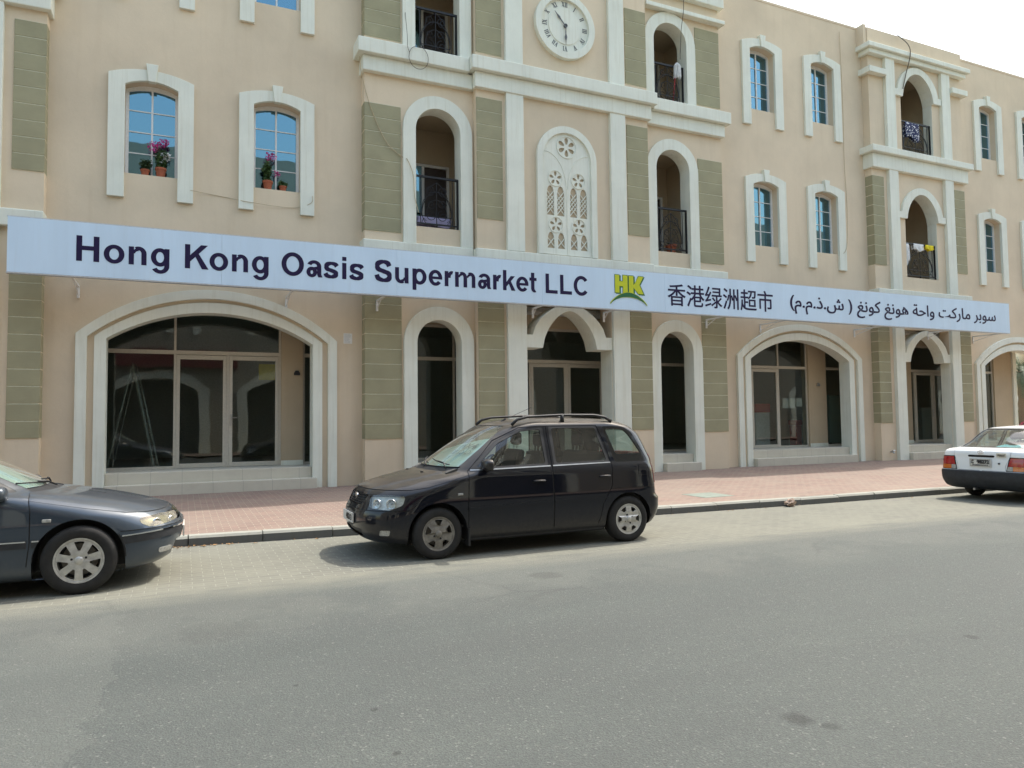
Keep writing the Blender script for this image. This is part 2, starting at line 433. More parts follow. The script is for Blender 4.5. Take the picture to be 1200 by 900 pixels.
# ================================================================== apartment building
C0 = 9.12; CB2 = 23.12; CB0 = -4.88      # axes of the clock tower and of the two narrow bays
YM = 16.9; YW = 16.62; YC = 16.42; YB = 17.26   # main wall, wing face, centre face, inner wall face
YT = 16.98; ROOF = 14.65; XL, XR = -9.0, 31.9
apt = thing('apartment_building', 'beige three storey apartment building with cream stone arches, green tiled piers and shops below', 'building', (C0, YM, .14))
def part(mb, name, mat, **k):
    o = mb.build(name, mat, apt, **k); o.location = -apt.location; return o
def sub(mb, name, mat, par, **k): return mb.build(name, mat, par, **k)

WIN_X = [-.66, 1.89, 16.35, 18.90, 27.34, 29.89]
Z2, DZ = 6.87, 4.27
def win_hole(cx, z): return arch(cx, .51, z, z+1.88, z+2.01, 8)
bigs = [C0-8.5, C0+8.5, CB2+5.5]
def big_in(cx): return arch(cx, 2.07, .0, 3.38, 4.0, 20)
# main wall slabs between the projecting bays
segs = [(CB0+2.3, C0-5.3), (C0+5.3, CB2-2.34), (CB2+2.34, XR)]
for x0, x1 in segs:
    mb = MB()
    notch = [big_in(b) for b in bigs if x0 < b < x1]
    holes = [win_hole(x, Z2+k*DZ) for x in WIN_X if x0 < x < x1 for k in (0, 1)]
    mb.prism(wall_loop(x0, x1, 0, ROOF, notch), YM, YB, holes)
    part(mb, 'wall', M['stucco'])
for x0, x1 in segs:
    mb = MB(); mb.box(x0, x1, YM-.012, YB+.05, ROOF, ROOF+.07); part(mb, 'parapet_coping', M['stucco'])
# ---- tower wings
AX = [C0-3.5, C0+3.5]
mb = MB(); notch = [arch(x, .57, 0, 3.47, 4.04, 18) for x in AX]
# centre doorway notch too
door_n = [(C0-1.27, 0), (C0-1.27, 4.62), (C0+1.27, 4.62), (C0+1.27, 0)]
holes = [arch(x, .58, 6.30, 8.66, 9.24, 18) for x in AX] + [arch(x, .58, 10.58, 12.36, 12.94, 18) for x in AX]
TT = 16.6
mb.prism(wall_loop(C0-5.3, C0+5.3, 0, TT, [notch[0], door_n, notch[1]]), YW, YT, holes)
part(mb, 'tower_wall', M['stucco'])
mb = MB()
mb.prism(wall_loop(C0-2.56, C0+2.56, 0, TT+.6, [door_n]), YC, YW-.002)
part(mb, 'centre_panel', M['stucco'])
# ---- narrow bays
for cb in (CB0, CB2):
    mb = MB()
    gn = [(cb-1.19, 0), (cb-1.19, 4.5), (cb+1.19, 4.5), (cb+1.19, 0)]
    hs = [arch(cb, .80, z, zs, zs+.912, 18, 2.0) for z, zs in ((6.29, 8.28), (10.56, 12.52))]
    mb.prism(wall_loop(cb-2.34, cb+2.34, 0, ROOF-.1, [gn]), 16.64, YT, hs)
    part(mb, 'bay_wall', M['stucco'])
# back, roof and end walls so that the block is closed
mb = MB()
mb.box(XL, XR, 30, 30.2, 0, ROOF); mb.box(XL, XR, YB, 30, ROOF-.5, ROOF-.3)
mb.box(XL, XL+.25, YB, 30, 0, ROOF); mb.box(XR-.3, XR, YB, 30, 4.75, ROOF)
mb.box(XL, XR-.31, YB+.001, 29.9, 4.62, 4.86)
mb.box(XL, XR-.31, YB+.001, 29.9, 9.5, 9.7)
for c, hw in ((C0, 5.29), (CB0, 2.29), (CB2, 2.33)):
    for z0, z1 in ((4.621, 4.859), (9.501, 9.699), (ROOF-.499, ROOF-.301)): mb.box(c-hw, c+hw, YT+.004, YB+.0005, z0, z1)
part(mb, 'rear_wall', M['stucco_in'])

# ---- stone trim -------------------------------------------------------
def trimpart(mb, name='stone_trim', bevel=.008): return part(mb, name, M['trim'], bevel=bevel)
for b in bigs:                                       # double arch round each shop front
    mb = MB()
    mb.prism(band(arch(b, 2.60, .12, 3.46, 4.49, 28), arch(b, 2.40, .12, 3.40, 4.29, 28)), YM-.09, YM+.01)
    mb.prism(band(arch(b, 2.275, .12, 3.42, 4.22, 28), arch(b, 2.06, .12, 3.375, 3.995, 28)), YM-.05, YB+.003)
    trimpart(mb, 'arch_moulding')
for x in AX:
    mb = MB()
    mb.prism(band(arch(x, .885, .12, 3.475, 4.36, 26), arch(x, .562, .12, 3.475, 4.037, 26)), YW-.08, YT+.003); trimpart(mb, 'arch_moulding')
    mb = MB()
    mb.prism(band(arch(x, .885, 5.86, 8.655, 9.54, 26), arch(x, .572, 5.86, 8.655, 9.227, 26)), YW-.08, YT+.003); trimpart(mb, 'arch_moulding')
    mb = MB()
    mb.prism(band(arch(x, .885, 10.56, 12.36, 13.245, 26), arch(x, .572, 10.56, 12.36, 12.932, 26)), YW-.08, YT+.003); trimpart(mb, 'arch_moulding')
def stub_arch(cb, y0, y1, zb, half_open, ho, hi, zs, zt, stub, point):
    """horseshoe head: curved band ending in two short horizontal stubs"""
    o = arch(cb, ho, zs, zs, zt, 26, point); i = arch(cb, hi, zb, zb, zt-.19, 26, point)
    L = [(cb-half_open, zb), (cb-half_open, zs)] + o + [(cb+half_open, zs), (cb+half_open, zb)] + list(reversed(i))
    m = MB(); m.prism(L, y0, y1); return m
trimpart(stub_arch(C0, YC-.03, YT+.003, 3.43, 1.268, 1.08, .80, 3.76, 4.60, .3, 1.7), 'arch_head')
for cb in (CB0, CB2):
    trimpart(stub_arch(cb, 16.60, YT+.003, 3.40, 1.188, 1.06, .85, 3.70, 4.48, .3, 1.6), 'arch_head')
    for z in (8.28, 12.52):
        o = arch(cb, 1.04, z+.22, z+.22, z+1.13, 26, 2.0); i = arch(cb, .79, z, z, z+.90, 26, 2.0)
        m = MB(); m.prism([(cb-1.18, z), (cb-1.18, z+.22)] + o + [(cb+1.18, z+.22), (cb+1.18, z)] + list(reversed(i)), 16.55, YT+.003)
        for sx in (-1, 1):
            xa, xb = sorted((cb+sx*.79, cb+sx*.84)); m.box(xa, xb, 16.646, YT+.003, z-1.97, z-.001)
        trimpart(m, 'arch_head')
# tall stone pilasters
for s in (-1, 1):
    mb = MB(); xa, xb = sorted((C0+s*1.262, C0+s*1.30)); mb.box(xa, xb, YC+.011, YT+.003, .12, 3.429)
    x = C0 + s*1.535
    mb.box(x-.26, x+.26, YC-.10, YC+.01, .12, 5.45); trimpart(mb, 'stone_pilaster')
    mb = MB(); mb.box(x-.24, x+.24, YC-.10, YC+.01, 5.84, 9.87); trimpart(mb, 'stone_pilaster')
    mb = MB(); mb.box(x-.24, x+.24, YC-.10, YC+.01, 10.6, 16.2); trimpart(mb, 'stone_pilaster')
for cb in (CB0, CB2):
    mb = MB()
    for s in (-1, 1):
        x = cb + s*1.415
        x0, x1 = x-.22, x+.22
        xa, xb = sorted((cb+s*1.182, cb+s*1.205)); mb.box(xa, xb, 16.646, YT+.003, .12, 3.399)
        for z0, z1 in ((.12, 5.45), (5.8, 9.9), (10.55, 13.72)):
            mb.box(x0, x1, 16.52, 16.645, z0, z1); trimpart(mb, 'stone_pilaster'); mb = MB()
# cornices and sill bands
def ledge(mb, x0, x1, yf, yb, z0, z1, ret=True): mb.box(x0, x1, yf, yb, z0, z1)
for s in (-1, 1):
    mb = MB()
    xa, xb = sorted((C0+s*2.62, C0+s*5.36)); xc, xd = sorted((C0+s*2.74, C0+s*5.50))
    mb.box(xa, xb, YW-.14, YM+.02, 9.85, 10.22); mb.box(xc, xd, YW-.27, YM+.02, 10.221, 10.57)
    trimpart(mb, 'cornice', .02)
    mb = MB(); mb.box(xa, xb, YW-.11, YM+.02, 5.46, 5.855); trimpart(mb, 'sill_band', .02)
mb = MB()
mb.box(C0-2.62, C0+2.62, YC-.13, YW+.02, 9.86, 10.26); mb.box(C0-2.74, C0+2.74, YC-.26, YW+.02, 10.261, 10.60)
trimpart(mb, 'cornice', .02)
mb = MB(); mb.box(C0-2.62, C0+2.62, YC-.12, YW+.02, 5.46, 5.83); trimpart(mb, 'sill_band', .02)
for s in (-1, 1):
    xa, xb = sorted((C0+s*2.62, C0+s*5.42))
    mb = MB(); mb.box(xa, xb, YW-.20, YM+.02, 13.24, 13.36); trimpart(mb, 'ledge', .015)
    mb = MB(); mb.box(xa, xb, YW-.17, YM+.02, 13.75, 14.05); mb.box(xa, xb, YW-.10, YM+.02, 14.051, 14.6); trimpart(mb, 'cornice', .02)
mb = MB(); mb.box(C0-2.7, C0+2.7, YC-.2, YW+.02, 14.7, 15.1)
trimpart(mb, 'cornice', .02)
for cb in (CB0, CB2):
    mb = MB()
    mb.box(cb-2.42, cb+2.42, 16.50, YM+.02, 9.85, 10.33); mb.box(cb-2.56, cb+2.56, 16.37, YM+.02, 10.331, 10.55)
    trimpart(mb, 'cornice', .02)
    mb = MB(); mb.box(cb-2.36, cb+2.36, 16.50, YM+.02, 5.46, 5.80); trimpart(mb, 'sill_band', .02)
    mb = MB(); mb.box(cb-2.46, cb+2.46, 16.46, YM+.02, 13.70, 13.86); mb.box(cb-2.58, cb+2.58, 16.36, YM+.02, 13.861, 14.02)
    trimpart(mb, 'cornice', .02)
    for s in (-1, 1):
        xa, xb = sorted((cb+s*1.66, cb+s*2.50)); mb = MB(); mb.box(xa, xb, 16.44, YM+.02, 13.04, 13.24); trimpart(mb, 'ledge', .015)
    mb = MB(); mb.box(cb-2.38, cb+2.38, 16.58, YB+.1, 14.021, 14.62); mb.box(cb-2.52, cb-2.385, 16.62, YB+.1, 14.02, 14.72)
    part(mb, 'bay_parapet', M['stucco'])
# green tiled piers: courses with recessed pale joints
def tiles(x0, x1, yf, yb, z0, z1, ret=0):
    mb = MB(); n = max(1, round((z1-z0)/.337)); h = (z1-z0)/n
    mb.box(x0+.012, x1-.012, yf-.012, yb, z0+.002, z1-.002, 1)
    for k in range(n): mb.box(x0, x1, yf-.022, yb, z0+k*h+.010, z0+(k+1)*h-.009, 0)
    return part(mb, 'pier_tiles', [M['tile'], M['groove']], bevel=.004)
for s in (-1, 1):
    def tx(a, b, c=C0): return sorted((c+s*a, c+s*b))
    for z0, z1 in ((1.20, 5.40), (6.08, 9.14), (10.74, 13.05)):
        a, b = tx(4.43, 5.303); tiles(a, b, YW, YW+.29, z0, z1)
    for z0, z1 in ((1.30, 5.40), (6.59, 9.66), (10.80, 12.95)):
        a, b = tx(1.86, 2.55); tiles(a, b, YC, YC+.15, z0, z1)
    for c in (CB0, CB2):
        for z0, z1 in ((1.36, 5.40), (6.60, 9.61)):
            a, b = tx(1.80, 2.343, c); tiles(a, b, 16.64, 16.64+.27, z0, z1)
# ---- upper floor windows
def window(cx, z, curtain):
    m = MB()                                                     # stone surround with keystone
    m.prism(band(arch(cx, .815, z-.53, z+2.08, z+2.24, 10), arch(cx, .505, z-.53, z+1.875, z+2.005, 10)), YM-.075, YM+.012)
    m.prism([(cx-.07, z+1.98), (cx+.07, z+1.98), (cx+.115, z+2.36), (cx-.115, z+2.36)], YM-.12, YM+.01)
    sur = part(m, 'window', M['trim'], bevel=.008)
    y = YM+.24; f = MB()
    f.prism(band(arch(cx, .508, z+.0, z+1.878, z+2.005, 8), arch(cx, .445, z+.06, z+1.83, z+1.91, 8)), y-.03, y+.05)
    f.box(cx-.508, cx+.508, y-.03, y+.05, z+.001, z+.058); f.box(cx-.018, cx+.018, y-.02, y+.03, z+.058, z+1.94)
    sub(f, 'frame', M['white_frame'], sur)
    g = MB()
    for k in range(1, 4): g.box(cx-.445, cx+.445, y-.005, y+.012, z+.06+k*.46-.011, z+.06+k*.46+.011)
    sub(g, 'glazing_bar', M['white_frame'], sur)
    p = MB(); p.prism(arch(cx, .446, z+.05, z+1.83, z+1.915, 8), y+.013, y+.019); sub(p, 'pane', M['blue_glass'], sur)
    if curtain:
        c = MB(); n = 24; v = []; fc = []
        for i in range(n+1):
            x = cx-.5+.5*i/n; yy = y+.17+.02*sin(i*1.6)
            v += [(x, yy, z), (x, yy, z+1.95)]
        fc = [(2*i, 2*i+2, 2*i+3, 2*i+1) for i in range(n)]
        c.add(v, fc); sub(c, 'curtain', M['cloth_white'], sur, smooth=True)
    r = MB(); r.box(cx-.7, cx+.7, YB+.001, YB+1.6, z-.1, z-.05); r.box(cx-.7, cx+.7, YB+1.6, YB+1.65, z-.1, z+2.2)
    r.box(cx-.75, cx-.7, YB+.001, YB+1.6, z-.1, z+2.2); r.box(cx+.7, cx+.75, YB+.001, YB+1.6, z-.1, z+2.2); r.box(cx-.7, cx+.7, YB+.001, YB+1.6, z+2.15, z+2.2)
    sub(r, 'room', M['room'], sur)
for x in WIN_X:
    for k in (0, 1): window(x, Z2+k*DZ, x > 10)
# ---- balconies: niche, sliding door, wrought iron railing
def niche(cx, half, z0, z1, door_w=1.6, dark=False):
    m = MB(); y0, y1 = YT+.006, 18.35; a = half+.45
    m.box(cx-a, cx+a, y0, y1, z0-.12, z0-.0); m.box(cx-half+.01, cx+half-.01, YW+.03, y0-.001, z0-.1, z0-.004); m.box(cx-a, cx+a, y0, y1, z1+.12, z1+.22)
    m.box(cx-a-.1, cx-a, y0, y1, z0, z1+.2); m.box(cx+a, cx+a+.1, y0, y1, z0, z1+.2)
    dx = cx + .12; dz = z0+2.15
    m.prism(wall_loop(cx-a, cx+a, z0, z1+.13, [[(dx-.75, z0), (dx-.75, dz), (dx+.75, dz), (dx+.75, z0)]]), y1-.12, y1)
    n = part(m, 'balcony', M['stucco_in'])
    f = MB(); yy = y1-.07
    f.box(dx-.75, dx+.75, yy-.03, yy+.03, dz-.07, dz)
    for x in (dx-.72, dx+.02, dx+.72): f.box(x-.035, x+.035, yy-.03, yy+.03, z0, dz-.071)
    sub(f, 'balcony_door', M['white_frame'], n)
    g = MB(); g.box(dx-.68, dx-.02, yy-.004, yy+.004, z0, dz-.072); sub(g, 'pane', M['blue_glass'], n)
    k = MB(); k.box(dx+.06, dx+.68, yy+.04, yy+.06, z0, dz-.072); sub(k, 'screen', M['door_dark'], n)
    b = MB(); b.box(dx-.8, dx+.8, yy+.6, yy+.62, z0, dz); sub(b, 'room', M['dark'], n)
    return n
def spiral(cx, cz, r, turns, a0, dirn, n=26):
    return [(cx + r*(1-t*.82)*cos(a0+dirn*turns*2*pi*t), 0, cz + r*(1-t*.82)*sin(a0+dirn*turns*2*pi*t)) for t in [i/n for i in range(n+1)]]
def railing(cx, half, z0, y, h=1.2):
    m = MB()
    x0, x1 = -half, half
    m.box(x0, x1, -.022, .022, h-.05, h); m.box(x0, x1, -.014, .014, .07, .105)
    for x in (x0+.02, x1-.02): m.box(x-.02, x+.02, -.02, .02, 0, h)
    for x in (x0+.15, x1-.15): m.box(x-.008, x+.008, -.008, .008, .1, h-.05)
    m.box(-.018, .018, -.018, .018, 0, .07)
    def t(p, r=.009): m.tube(p, r, 5)
    w = half-.18
    for s in (-1, 1):
        t([(s*w*(.55+.45*cos(a)), 0, .42+.34*sin(a)) for a in [(-1.3+2.5*i/16) for i in range(17)]])
        t([(q[0], 0, q[2]) for q in spiral(s*w*.42, .30, .15, 1.5, pi/2, s)])
        t([(q[0], 0, q[2]) for q in spiral(s*w*.45, .92, .13, 1.5, -pi/2, -s)])
        t([(s*w*.98, 0, .12), (s*w*.9, 0, .22), (s*w*.7, 0, .16)])
        t([(q[0], 0, q[2]) for q in spiral(s*w*.36, .58, .12, 1.3, 0, s)])
        t([(s*w*.75, 0, .75), (s*w*.55, 0, .95), (s*w*.2, 0, 1.08), (0, 0, 1.13)])
    t([(w*cos(a), 0, .28+.62*sin(a)) for a in [pi*i/22 for i in range(23)]], .011)
    t([(.7*w*cos(a), 0, .28+.42*sin(a)) for a in [pi*i/22 for i in range(23)]])
    t([(0, 0, .1), (0, 0, 1.14)], .011)
    m.box(-w, w, -.008, .008, .27, .285)
    o = part(m, 'balcony_railing', M['iron'])
    o.location = Vector((cx, y, z0)) - apt.location
    return o
for x in AX:
    niche(x, .58, 6.30, 9.24); niche(x, .58, 10.58, 12.94)
    railing(x, .56, 6.32, YW+.10, 1.27); railing(x, .56, 10.60, YW+.10, 1.2)
for cb in (CB0, CB2):
    niche(cb, .8, 6.29, 9.2); niche(cb, .8, 10.56, 13.45)
    railing(cb, .78, 6.31, 16.74, 1.2); railing(cb, .78, 10.58, 16.74, 1.2)
# ---- carved panel between the two balconies
def ring_hole(cx, cz, r, n): 
    out = []
    for k in range(n):
        a = pi/2 + 2*pi*k/n; ux, uz = cos(a), sin(a); px, pz = -uz, ux; L = []
        for i in range(12):
            t = 2*pi*i/12; d = r*.60 + r*.34*cos(t); w = r*.20*sin(t)*(1+.35*cos(t))
            L.append((cx+ux*d+px*w, cz+uz*d+pz*w))
        out.append(L)
    return out
def lancet(cx, z0, z1, half): return [(cx-half, z0), (cx-half, z1-.28)] + [(cx-half*cos(t), z1-.28+.28*sin(t)**.8) for t in [pi/12*i for i in range(1, 12)]] + [(cx+half, z1-.28), (cx+half, z0)]
mb = MB(); px = C0-.04
out = arch(px, .88, 5.84, 8.38, 9.26, 30); inn = arch(px, .71, 5.85, 8.37, 9.08, 30)
mb.prism(band(out, inn), YC-.10, YC+.01)
car = part(mb, 'carved_panel', M['trim'], bevel=.01)
holes = ring_hole(px, 8.72, .27, 6)
for sx in (-1, 1):
    c = px + sx*.34
    holes += ring_hole(c, 7.86, .19, 5) + ring_hole(c, 6.64, .19, 5)
    for q in (-1, 1):
        holes.append(lancet(c+q*.15, 6.88, 7.66, .105)); holes.append(lancet(c+q*.15, 6.02, 6.44, .10))
m2 = MB(); m2.prism(arch(px, .712, 5.86, 8.37, 9.082, 30), YC-.045, YC-.012, holes)
def ringm(cx, cz, r):
    o = [(cx+r*cos(2*pi*i/28), cz+r*sin(2*pi*i/28)) for i in range(28)]; i_ = [(cx+(r-.022)*cos(2*pi*i/28), cz+(r-.022)*sin(2*pi*i/28)) for i in range(28)]
    m2.prism(o, YC-.062, YC-.04, [i_])
ringm(px, 8.72, .30)
for sx in (-1, 1): ringm(px+sx*.34, 7.86, .215); ringm(px+sx*.34, 6.64, .215)
m2.box(px-.01, px+.01, YC-.056, YC-.044, 5.87, 7.6)
for s in (-1, 1): m2.tube([(px+s*(.02+.62*(1-cos(t))), YC-.046, 7.6+.95*sin(t)) for t in [pi/2*i/14 for i in range(15)]], .012, 5)
sub(m2, 'tracery', M['trim'], car)
m3 = MB()
for sx in (-1, 1):
    c = px + sx*.34
    for q in (-1, 1):
        for z0, z1 in ((6.88, 7.66), (6.02, 6.44)):
            for d in (-1, 1):
                k = z0-.2
                while k < z1+.1:
                    xa, xb = c+q*.15-.10, c+q*.15+.10; za, zb = (k, k+.24) if d > 0 else (k+.24, k)
                    # clip to opening height
                    if min(za, zb) > z0-.02 and max(za, zb) < z1-.04:
                        m3.tube([(xa, YC-.03, za), (xb, YC-.03, zb)], .013, 4)
                    k += .12
sub(m3, 'lattice', M['trim'], car)
mb = MB(); mb.prism(arch(px, .70, 5.86, 8.37, 9.07, 30), YC-.009, YC-.004); sub(mb, 'panel_back', M['stucco_in'], car)

# ---- shop fronts behind the arches
YG = 18.0
shop = MB(); shop.box(XL+.3, 29.98, YB+.001, 24.0, .30, .60); shop.box(XL+.3, 29.98, 24.0, 24.1, .6, 4.6)
shop.box(XL+.3, XL+.4, YB+.1, 24, .6, 4.6); shop.box(29.85, 29.98, YG+.3, 24, .6, 4.6); shop.box(XL+.3, 29.98, YB+.002, 24.0, 4.5, 4.61)
for x in (5.2, 13.2, 22.0): shop.box(x-.2, x+.2, 20.2, 20.6, .6, 4.5)
part(shop, 'shop_interior', M['room'])
piers = [(-9.0, -2.6), (2.12, 2.62), (3.75, 4.4), (7.2, 8.55), (11.55, 12.6), (14.2, 15.6), (18.98, 19.78), (21.3, 24.0), (26.75, 27.6), (28.72, 29.82)]
for a, b in piers:
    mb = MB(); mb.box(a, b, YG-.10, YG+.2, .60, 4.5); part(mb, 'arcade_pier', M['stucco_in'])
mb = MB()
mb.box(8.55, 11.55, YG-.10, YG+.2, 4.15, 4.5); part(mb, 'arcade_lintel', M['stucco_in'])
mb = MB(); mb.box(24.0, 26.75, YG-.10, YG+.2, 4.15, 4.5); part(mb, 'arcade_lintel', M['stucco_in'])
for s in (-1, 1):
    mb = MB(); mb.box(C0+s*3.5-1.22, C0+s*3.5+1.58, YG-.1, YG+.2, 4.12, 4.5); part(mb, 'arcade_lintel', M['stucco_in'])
mb = MB(); mb.box(29.822, 30.02, YG-.16, YG+.26, .60, 4.5); part(mb, 'corner_trim', M['trim'])
for a, b in piers:
    mb = MB(); mb.box(a-.002, b+.002, YG-.115, YG-.1, .601, .72); part(mb, 'skirting', M['trim'])
ZT = 3.18
def glazing(x0, x1, mulls, doors, top=4.5, tops=None):
    """frame with transom at 3.18; doors is a list of (x0,x1,handle side)"""
    f = MB(); w = .05
    f.box(x0, x1, YG-.04, YG+.04, top-.07, top); f.box(x0, x1, YG-.04, YG+.04, ZT, ZT+.09)
    for x in sorted(set([x0+w/2, x1-w/2] + mulls)): 
        
        f.box(x-w/2, x+w/2, YG-.038, YG+.038, .601, ZT)
        if tops is None or x not in mulls or x in tops: f.box(x-w/2, x+w/2, YG-.038, YG+.038, ZT+.09, top-.07)
    xs = sorted([x0] + mulls + [x1])
    for a, b in zip(xs[:-1], xs[1:]):
        if not any(abs(a-d[0]) < .12 or abs(b-d[1]) < .12 for d in doors): f.box(a+w/2, b-w/2, YG-.037, YG+.037, .601, .67)
    fr = part(f, 'shop_window', M['alu'])
    g = MB(); g.box(x0+.01, x1-.01, YG-.004, YG+.004, ZT+.08, top-.06)
    for a, b in zip(xs[:-1], xs[1:]):
        if not any(a-.05 <= (d[0]+d[1])/2 <= b+.05 for d in doors): g.box(a+.01, b-.01, YG-.004, YG+.004, .64, ZT)
    sub(g, 'pane', M['shop_glass'], fr)
    for a, b, hs in doors:
        d = MB(); t = .075; a += .004; b -= .004
        d.box(a, a+t, YG-.045, YG+.02, .615, ZT-.01); d.box(b-t, b, YG-.045, YG+.02, .615, ZT-.01)
        d.box(a+t, b-t, YG-.044, YG+.019, .616, .616+.10); d.box(a+t, b-t, YG-.044, YG+.019, ZT-.11, ZT-.011)
        do = part(d, 'shop_door', M['alu'], bevel=.004)
        g = MB(); g.box(a+t-.01, b-t+.01, YG-.012, YG-.006, .69, ZT-.10); sub(g, 'pane', M['shop_glass'], do)
        if hs:
            h = MB(); hx = b-t/2 if hs > 0 else a+t/2
            h.box(hx-.02, hx+.02, YG-.06, YG-.045, 1.55, 1.82); h.tube([(hx, YG-.05, 1.74), (hx, YG-.10, 1.74), (hx-hs*.0, YG-.10, 1.74), (hx+(-hs)*.14, YG-.10, 1.74)], .011, 6)
            sub(h, 'handle', M['metal'], do)
glazing(-2.6, 2.12, [-.17, .94], [(-.145, .915, 0), (.965, 2.07, -1)], 4.5, [-.17])
glazing(2.62, 3.75, [], [])
for s in (-1, 1): glazing(C0+s*3.5-1.22, C0+s*3.5+1.58, [C0+s*3.5+(.86 if s < 0 else .28)], [], 4.12)
glazing(8.55, 11.55, [8.70, 9.87, 11.05], [(8.725, 9.845, 0), (9.895, 11.025, 0)], 4.15, [11.05])
glazing(15.6, 18.98, [16.55, 17.72], [(16.575, 17.695, 0)], 4.5, [17.72])
glazing(19.78, 21.3, [], [])
glazing(24.0, 26.75, [24.24, 25.24, 26.35], [(24.265, 25.22, 1), (25.26, 26.325, 0)], 4.15, [])
glazing(27.6, 28.72, [], [])
# ---- steps
t = NT('step_tile'); p = t.pos()
bk = t.n('ShaderNodeTexBrick'); bk.offset = 0; bk.inputs['Scale'].default_value = 1
bk.inputs['Brick Width'].default_value = .6; bk.inputs['Row Height'].default_value = .6; bk.inputs['Mortar Size'].default_value = .004
bk.inputs['Color1'].default_value = (.56, .52, .42, 1); bk.inputs['Color2'].default_value = (.53, .49, .40, 1); bk.inputs['Mortar'].default_value = (.36, .33, .27, 1)
t.l(p, bk.inputs['Vector'])
t.color(t.mix(t.ramp(t.noise(p, 3, 5, .65), [(.45, 0), (.8, .4)]), bk.outputs[0], (.40, .36, .29))); t.rough(.7)
M['step'] = t.m
def steps(x0, x1, yf, zmid=.37, ztop=.61, proj=.26):
    m = MB(); m.box(x0+.1, x1-.1, yf, YG-.05, .10, ztop); m.box(x0+.10, x1-.02, yf-proj, yf-.001, .10, zmid)
    part(m, 'step', M['step'], bevel=.012)
for b in bigs: steps(b-2.155, b+2.155, YM+.05)
for x in AX: steps(x-.655, x+.655, YW+.02)
steps(C0-1.355, C0+1.355, YC+.05)
for cb in (CB0, CB2): steps(cb-1.275, cb+1.275, 16.66)
m = MB()
for cb in (CB2,): m.tube([(cb-1.93, 16.64, .42), (cb-1.93, 16.55, .42), (cb-1.93, 16.52, .38)], .025, 8); m.tube([(cb-1.98, 16.53, .46), (cb-1.86, 16.53, .46)], .018, 6)
part(m, 'water_tap', M['metal'])
# ================================================================== shop sign on the facade
YS = 15.70
SX0, SX1, SZ0, SZ1 = -2.95, 26.18, 4.42, 5.44
sign = thing('shop_sign', 'long white shop sign board with dark lettering and green emblem across the facade', 'sign', ((SX0+SX1)/2, YS, SZ0))
def spart(mb, name, mat, **k):
    o = mb.build(name, mat, sign, **k); o.location = -sign.location; return o
mb = MB(); n = 8; w = (SX1-SX0)/n
for k in range(n): mb.box(SX0+k*w+.0015, SX0+(k+1)*w-.0015, YS, YS+.13, SZ0, SZ1)
spart(mb, 'panel', M['sign_white'])
mb = MB()
mb.box(SX0-.012, SX1+.012, YS+.004, YS+.14, SZ0-.022, SZ0-.001); mb.box(SX0-.012, SX1+.012, YS+.004, YS+.14, SZ1+.001, SZ1+.02)
spart(mb, 'frame', M['sign_edge'])
for x in [-1.95, 2.1, 4.1, 8.05, 10.15, 13.7, 16.0, 20.0, 23.2, 26.0]:
    yb = YW-.02 if 3.9 < x < 14.4 else (16.62 if 20.8 < x < 25.4 else YM)
    if 6.5 < x < 11.7: yb = YC
    m = MB(); m.box(x-.02, x+.02, YS+.14, yb, SZ0-.02, SZ0+.02); m.box(x-.025, x+.025, yb-.03, yb, SZ0-.24, SZ0-.021)
    m.tube([(x, YS+.5 if yb-YS > .7 else YS+.3, SZ0-.02), (x, yb-.02, SZ0-.18)], .012, 5)
    spart(m, 'bracket', M['white_frame'])

# ---- bold grotesque capitals and lower case, drawn as strokes and united into flat letters
def q_line(a, b, w):
    ax, ay = a; bx, by = b; d = math.hypot(bx-ax, by-ay); nx, ny = -(by-ay)/d*w/2, (bx-ax)/d*w/2
    return [[(ax+nx, ay+ny), (ax-nx, ay-ny), (bx-nx, by-ny), (bx+nx, by+ny)]]
def q_rect(x0, y0, x1, y1): return [[(x0, y0), (x1, y0), (x1, y1), (x0, y1)]]
def q_arc(cx, cy, rx, ry, a0, a1, tx, ty, n=28):
    """elliptical band: outer radii rx, ry, thickness tx sideways and ty upright"""
    out = []
    for i in range(n):
        b = [radians(a0+(a1-a0)*(i+j)/n) for j in (0, 1)]
        out.append([(cx+rx*cos(b[0]), cy+ry*sin(b[0])), (cx+rx*cos(b[1]), cy+ry*sin(b[1])), (cx+(rx-tx)*cos(b[1]), cy+(ry-ty)*sin(b[1])), (cx+(rx-tx)*cos(b[0]), cy+(ry-ty)*sin(b[0]))])
    return out
def q_spline(P, w, n=10):
    Q = []
    for i in range(len(P)-1):
        p0, p1, p2, p3 = P[max(i-1, 0)], P[i], P[i+1], P[min(i+2, len(P)-1)]
        for k in range(n):
            t = k/n
            Q.append(tuple(.5*((2*p1[j]) + (p2[j]-p0[j])*t + (2*p0[j]-5*p1[j]+4*p2[j]-p3[j])*t*t + (3*p1[j]-p0[j]-3*p2[j]+p3[j])*t**3) for j in (0, 1)))
    Q.append(P[-1]); L = []
    for i, p in enumerate(Q):
        a, b = Q[max(i-1, 0)], Q[min(i+1, len(Q)-1)]; d = math.hypot(b[0]-a[0], b[1]-a[1]); nx, ny = -(b[1]-a[1])/d, (b[0]-a[0])/d
        ww = w if not hasattr(w, '__len__') else w[0]*abs(nx)+w[1]*abs(ny)
        L.append(((p[0]+nx*ww/2, p[1]+ny*ww/2), (p[0]-nx*ww/2, p[1]-ny*ww/2)))
    return [[L[i][0], L[i][1], L[i+1][1], L[i+1][0]] for i in range(len(L)-1)]
S_, T_ = 145, 122
def G_H(): return q_rect(73, 0, 218, 716)+q_rect(505, 0, 650, 716)+q_rect(217, 312, 506, 434), 722
def G_o(): return q_arc(305, 259, 266, 271, 0, 360, 142, 112, 44), 611
